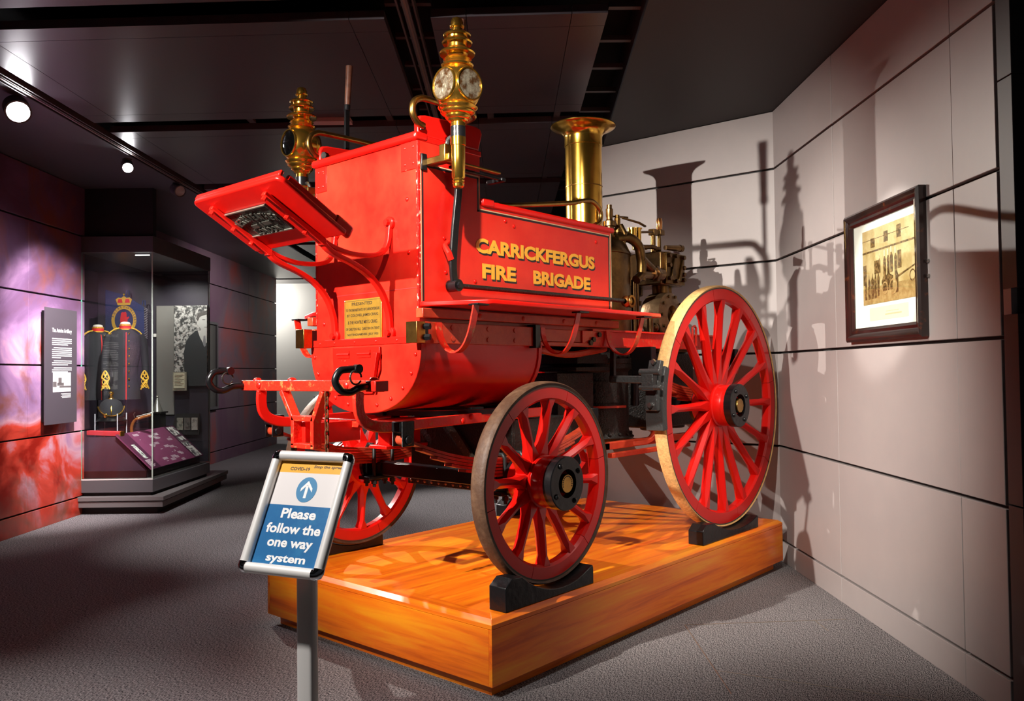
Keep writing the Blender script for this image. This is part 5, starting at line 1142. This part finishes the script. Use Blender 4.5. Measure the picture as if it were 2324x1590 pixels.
for v, z in ((-4.66, 2.425), (-4.46, 2.30)):
    m2 = MB(); m2.bar([BP(v-.02, z, .004), BP(v-.01, z+.06, .004), BP(v+.015, z+.06, .004), BP(v+.02, z, .004)], FU, .006, .012); put(m2, 'hanging_loop', NAVY, bn)

# officers' tunics on stands
def tunic(u, v, zb, rot, label, mirror=False):
    t = thing('dress_tunic', label, 'tunic', W(u, v, zb), 'dress tunics in the case'); t.scale = (.84, .9, .98); t.rotation_euler = (0, 0, A_-PI/2+rot)
    ORG[t.name] = V((0, 0, 0))
    def p_(mb_, name, mt, **k): 
        o = put(mb_, name, mt, t, **k); return o
    # local: x right, -y towards the viewer
    prof_ = [(0, .185, .115), (.10, .175, .11), (.25, .15, .10), (.38, .158, .108), (.52, .19, .12), (.64, .205, .118), (.72, .19, .10), (.77, .13, .08), (.80, .075, .06)]
    secs = []
    for z, a, b in prof_: secs.append([V((a*math.cos(2*PI*k/28), b*math.sin(2*PI*k/28)-(.01 if z > .3 else 0), z)) for k in range(28)])
    bd_ = p_(MB().sweepprof(secs), 'coat_body', BLKC, ang=60)
    for s in (-1, 1):
        pth = smooth_path([(s*.175, 0, .72), (s*.215, -.005, .64), (s*.235, -.02, .48), (s*.245, -.045, .32), (s*.225, -.085, .14)], 4); n_ = len(pth)
        sl = p_(MB().tube(pth, .05, 16, rr=[.056-.018*i/(n_-1) for i in range(n_)]), 'sleeve', BLKC, ang=60)
        # gold knot embroidery on the cuff
        m3 = MB(); c0 = V((s*.232, -.095, .21))
        for k in range(1):
            pts = smooth_path([c0+V((-.045, -.02, -.10)), c0+V((.0, -.045, -.03)), c0+V((.045, -.03, .03)), c0+V((.0, -.045, .11)), c0+V((-.04, -.03, .04)), c0+V((.005, -.047, 0)), c0+V((.05, -.02, -.09))], 6); m3.tube(pts, .009, 8)
            for q in (-1, 1):
                for zq in (-.06, -.01, .05): m3.tube(smooth_path([c0+V((0, -.046, zq)), c0+V((q*.022, -.042, zq+.022)), c0+V((q*.036, -.034, zq)), c0+V((q*.022, -.042, zq-.022)), c0+V((0, -.046, zq))], 4), .005, 6)
        put(m3, 'cuff_knot', GOLDF, sl)
        m3 = MB(); m3.tube(smooth_path([c0+V((0, -.046, .06)), c0+V((.012, -.044, .085)), c0+V((0, -.042, .11)), c0+V((-.012, -.044, .085)), c0+V((0, -.046, .06))], 5), .005, 8); put(m3, 'cuff_loop', GOLDF, sl)
        m3 = MB(); m3.lathe(c0+V((0, .01, -.075)), (0, .2, 1), [(.040, 0), (.046, 0), (.046, .02), (.040, .02)], 20, close=True); put(m3, 'cuff_band', GOLDF, sl)
        # shoulder cord
        pth = [(s*.07, -.02, .795), (s*.12, -.02, .785), (s*.17, -.015, .755), (s*.195, -.01, .73)]
        for dy in (-.016, 0, .016): put(MB().tube([V(q)+V((0, dy, .008)) for q in pth], .0095, 8), 'shoulder_cord', GOLDF, bd_)
    m3 = MB(); m3.lathe((0, -.005, .79), (0, 0, 1), [(.072, 0), (.076, .004), (.070, .055), (.064, .058), (.064, 0)], 28, close=True); co = p_(m3, 'collar', REDF)
    for z in (.0, .047): m3 = MB(); m3.lathe((0, -.005, .79+z), (0, 0, 1), [(.070, -.006), (.079-z*.1, -.005), (.078-z*.1, .007), (.070, .008)], 28, close=True); put(m3, 'collar_lace', GOLDF, co)
    m3 = MB(); m3.lathe((0, -.005, .835), (0, 0, 1), [(0, 0), (.06, 0), (.064, .02), (.055, .035), (.03, .042), (0, .043)], 28); put(m3, 'neck_block', mat('white_padding', (.75, .7, .62), .8), co)
    xf = .012
    pth = [(xf, -.062, .80), (xf, -.108, .72), (xf, -.130, .64), (xf, -.132, .52), (xf, -.120, .38), (xf, -.112, .25), (xf, -.113, .10), (xf, -.117, .0)]
    p_(MB().tube(smooth_path(pth, 4), .006, 8), 'front_piping', REDF)
    for k in range(8):
        z = .74-.085*k; y = -.118 if z > .6 else -.128+.012*abs(z-.5)/.3
        p_(MB().ball((xf+.035, y, z), .0105, (1, .7, 1), 10, 7), 'button', BRASS)
    p_(MB().cyl((0, 0, -zb+.79), (0, 0, .02), .011, n=12), 'stand_pole', BLACK)
    return t
tunic(9.14, -4.235, 1.175, .42, 'black dress tunic with red piping and gold cuffs, right of the pair')
tunic(9.40, -4.67, 1.165, .75, 'black dress tunic partly cut off by the left edge of the case glass')

# helmet on clear stand
hc = W(8.95, -4.30, .98)
hl = thing('officers_helmet', 'black dress helmet with gold trim and ball finial in the case', 'helmet', hc)
m2 = MB(); m2.lathe(hc, (0, 0, 1), [(.118, .0), (.125, .01), (.128, .05), (.118, .12), (.098, .17), (.06, .20), (.02, .21), (0, .21)], 32); put(m2, 'helmet_shell', BLKC, hl)
m2 = MB(); m2.lathe(hc+V((0, 0, -.0)), (0, 0, 1), [(.122, -.012), (.155, -.035), (.157, -.028), (.128, .006)], 32, close=True); put(m2, 'helmet_brim', BLACK, hl)
m2 = MB(); m2.lathe(hc+V((0, 0, .2)), (0, 0, 1), [(0, 0), (.04, 0), (.035, .012), (.018, .02), (.014, .045), (.024, .055), (.026, .07), (.018, .085), (0, .09)], 20); put(m2, 'ball_finial', BRASS, hl)
ca = PI+A_+.5
pts = [hc+V((math.cos(ca)*.13*math.cos(k)-math.sin(ca)*.13*math.sin(k), math.sin(ca)*.13*math.cos(k)+math.cos(ca)*.13*math.sin(k), .025+.05*k*k)) for k in [-1.4+2.8*i/14 for i in range(15)]]
put(MB().tube(pts, .009, 8), 'chin_chain', BRASS, hl)
pts = [hc+FU*-.12*math.cos(k)+V((0, 0, .03+.17*math.sin(k)))+RV*.06*math.cos(k) for k in [PI/2*i/10 for i in range(11)]]
put(MB().tube(pts, .006, 8), 'centre_ridge', BRASS, hl)
m2 = MB(); m2.lathe(hc+V((0, 0, .03))-FU*.128, -FU, [(0, 0), (.026, .002), (.02, .012), (0, .018)], 16); put(m2, 'side_boss', BRASS, hl)
hs_ = thing('clear_stand', 'clear acrylic stand under the black helmet', 'stand', W(8.95, -4.30, .80))
ACR = glass('clear_acrylic', (.9, .92, .95))
m2 = MB(); wbox(m2, 8.83, 9.07, -4.43, -4.17, .932, .940); put(m2, 'shelf', ACR, hs_, flat=True)
for du in (8.84, 9.05):
    for dv in (-4.42, -4.18): put(MB().cyl(W(du, dv, .795), W(du, dv, 1.03), .006, n=10), 'rod', mat('acrylic_edge', (.45, .45, .5), .15), hs_)
# red leather case, pistol, bell, label, reader rail
rc = thing('red_leather_case', 'long red leather case lying on the shelf below the helmet', 'case', W(8.95, -4.2, .83))
q0_ = W(8.72, -4.45, .81); ax = (W(8.715, -4.09, .795)-q0_); m2 = MB(); m2.obox(q0_, ax, FU*.09, (0, 0, .05)); put(m2, 'case_body', mat('red_leather', (.50, .03, .04), .35), rc, bevel=.006)
m2 = MB(); m2.obox(q0_+ax*.97+V((0, 0, -.002)), ax.normalized()*.014, FU*.092, (0, 0, .054)); put(m2, 'end_band', BRASS, rc, bevel=.003)
pi_ = thing('flintlock_pistol', 'wooden flintlock pistol standing butt down in the case', 'pistol', W(9.08, -4.135, .80))
pb = W(9.08, -4.135, .805)
m2 = MB(); m2.tube(smooth_path([pb, pb+V((0, 0, .05))-RV*.004, pb+V((0, 0, .10))+RV*.008, pb+V((0, 0, .14))+RV*.035, pb+V((0, 0, .16))+RV*.08, pb+V((0, 0, .19))+RV*.16+FU*.1], 4), .017, 12); put(m2, 'stock', mat('polished_walnut', (.22, .07, .02), .2, coat=.5), pi_)
put(MB().tube([pb+V((0, 0, .175))+RV*.05, pb+V((0, 0, .215))+RV*.18+FU*.14], .010, 12), 'barrel', STEEL, pi_)
m2 = MB(); m2.tube(arc(tuple(pb+V((0, 0, .135))+RV*.055), .022, 160, 380, 10, 'yz'), .0035, 8); m2.tube([pb+V((0, 0, .17))+RV*.03, pb+V((0, 0, .21))+RV*.02, pb+V((0, 0, .225))+RV*.035], .006, 8); put(m2, 'lock', STEEL, pi_)
bl = thing('metal_cone', 'small pale metal cone on a black block inside the case', 'ornament', W(9.88, -4.195, .80))
bc_ = W(9.88, -4.195, 0)
ub(9.80, 9.96, -4.265, -4.125, .795, .985, 'block', BLACK, bl, flat=True); ub(9.78, 9.98, -4.285, -4.105, .985, 1.002, 'block_top', IRON, bl, flat=True)
m2 = MB(); m2.lathe(V((bc_.x, bc_.y, 1.002)), (0, 0, 1), [(0, 0), (.065, 0), (.06, .02), (.03, .10), (.012, .165), (.018, .175), (.012, .19), (0, .192)], 24); put(m2, 'cone', mat('pale_metal', (.6, .58, .52), .25, .8), bl)
lb = thing('label_card', 'framed cream caption card on the end wall of the case', 'card', W(10.15, -4.05, 1.36))
ub(10.14, 10.16, -4.115, -3.945, 1.245, 1.475, 'card_frame', mat('card_frame', (.35, .32, .25), .4), lb, flat=True)
kb = ub(10.132, 10.142, -4.10, -3.965, 1.275, 1.46, 'card', mat('cream_paper', (.72, .68, .50), .6), lb, flat=True)
for k in range(8): ub(10.130, 10.133, -4.09, -3.975-.02*(k % 3), 1.435-.018*k, 1.440-.018*k, 'text_line', mat('brown_ink', (.2, .15, .1), .6), kb, flat=True)
sm = thing('small_label', 'tiny white square label on the case end wall beside the banner', 'card', W(10.2, -4.37, 1.93))
ub(10.215, 10.225, -4.385, -4.345, 1.915, 1.955, 'tag', WHITEP, sm, flat=True)
# portrait print on the end wall
po = thing('portrait_photograph', 'large monochrome photograph of a man in a suit on the case end wall', 'photograph', W(10.2, -3.92, 1.8))
ub(10.20, 10.225, -4.34, -4.125, .95, 2.30, 'pale_panel', mat('pale_grey_panel', (.22, .21, .20), .5), po, flat=True)
lea = photo_mat('leaf_print', (.06, .06, .06), (.62, .60, .58), 22, .44, .56)
bd2 = ub(10.20, 10.225, -4.12, -3.715, 1.30, 2.30, 'print', lea, po, flat=True)
def PP(v, z, n): return W(10.20-n, v, z)
def ppoly(pts, n, name, mt): m2 = MB(); m2.prism([PP(v, z, n) for v, z in pts], FU*-.0006); return put(m2, name, mt, bd2, flat=True)
SU = mat('suit_grey', (.035, .04, .045), .6); SK = mat('print_skin', (.62, .61, .59), .6); HR = mat('print_hair', (.07, .06, .06), .6, noise=(60, (.16, .15, .14), .4, .6))
ppoly([(-3.99, 1.30), (-3.715, 1.30), (-3.715, 1.92), (-3.745, 1.96), (-3.80, 2.00), (-3.85, 1.985), (-3.92, 1.93), (-3.97, 1.86), (-4.0, 1.72)], .001, 'suit', SU)
ppoly([(-3.83, 1.99), (-3.715, 1.99), (-3.715, 1.84), (-3.745, 1.80), (-3.80, 1.90)], .0018, 'shirt', SK)
ppoly([(-3.755, 1.92), (-3.735, 1.925), (-3.725, 1.80), (-3.745, 1.78), (-3.765, 1.82)], .0026, 'tie', mat('print_tie', (.25, .25, .27), .6))
ppoly([(-3.715+.10*math.cos(PI/2+PI*k/14)*1.05, 2.09+.115*math.sin(PI/2+PI*k/14)) for k in range(15)], .0026, 'face', SK)
ppoly([(-3.715, 2.235), (-3.78, 2.225), (-3.83, 2.19), (-3.845, 2.13), (-3.825, 2.10), (-3.81, 2.15), (-3.77, 2.17), (-3.715, 2.185)], .0034, 'hair', HR)
ppoly([(-3.77, 2.115), (-3.735, 2.115), (-3.735, 2.125), (-3.77, 2.128)], .0034, 'eye', HR); ppoly([(-3.75, 2.025), (-3.715, 2.022), (-3.715, 2.03), (-3.745, 2.034)], .0034, 'mouth', mat('print_lip', (.25, .23, .22), .6)); ppoly([(-3.84, 2.06), (-3.815, 2.05), (-3.81, 2.12), (-3.835, 2.12)], .002, 'ear', SK)
# lower picture rail at the back of the case
rr_ = thing('picture_rail_panel', 'slanted black panel with three small pictures at the back of the case', 'panel', W(10.17, -3.9, .85))
m2 = MB(); m2.prism([W(10.165, -4.16, .70), W(10.165, -3.80, .70), W(10.18, -3.80, .96), W(10.18, -4.09, .96)], FU*.02); pb_ = put(m2, 'panel_board', WALLB, rr_, flat=True)
for va, c_ in ((-4.07, (.25, .24, .2)), (-3.98, (.12, .11, .1)), (-3.89, (.42, .40, .36))):
    ub(10.152, 10.166, va, va+.075, .76, .91, 'small_picture', mat('pic%d' % int(-va*100), c_, .5, noise=(30, (c_[0]*.3, c_[1]*.3, c_[2]*.3), .5, .6)), pb_, flat=True)
# framed niche on the far mural wall
nf_ = thing('wall_frame', 'tall grey empty frame on the dark mural wall right of the case', 'frame', W(13.2, -4.755, 1.58))
for a in ((12.9, 13.46, .88, .92), (12.9, 13.46, 2.25, 2.29), (12.9, 12.95, .92, 2.25), (13.41, 13.46, .92, 2.25)):
    m2 = MB(); wbox(m2, a[0], a[1], -4.76, -4.715, a[2], a[3]); put(m2, 'frame_rail', DARKG, nf_, flat=True)
m2 = MB(); wbox(m2, 12.95, 13.41, -4.76, -4.745, .92, 2.25); put(m2, 'frame_back', mat('frame_back', (.10, .10, .09), .3), nf_, flat=True)
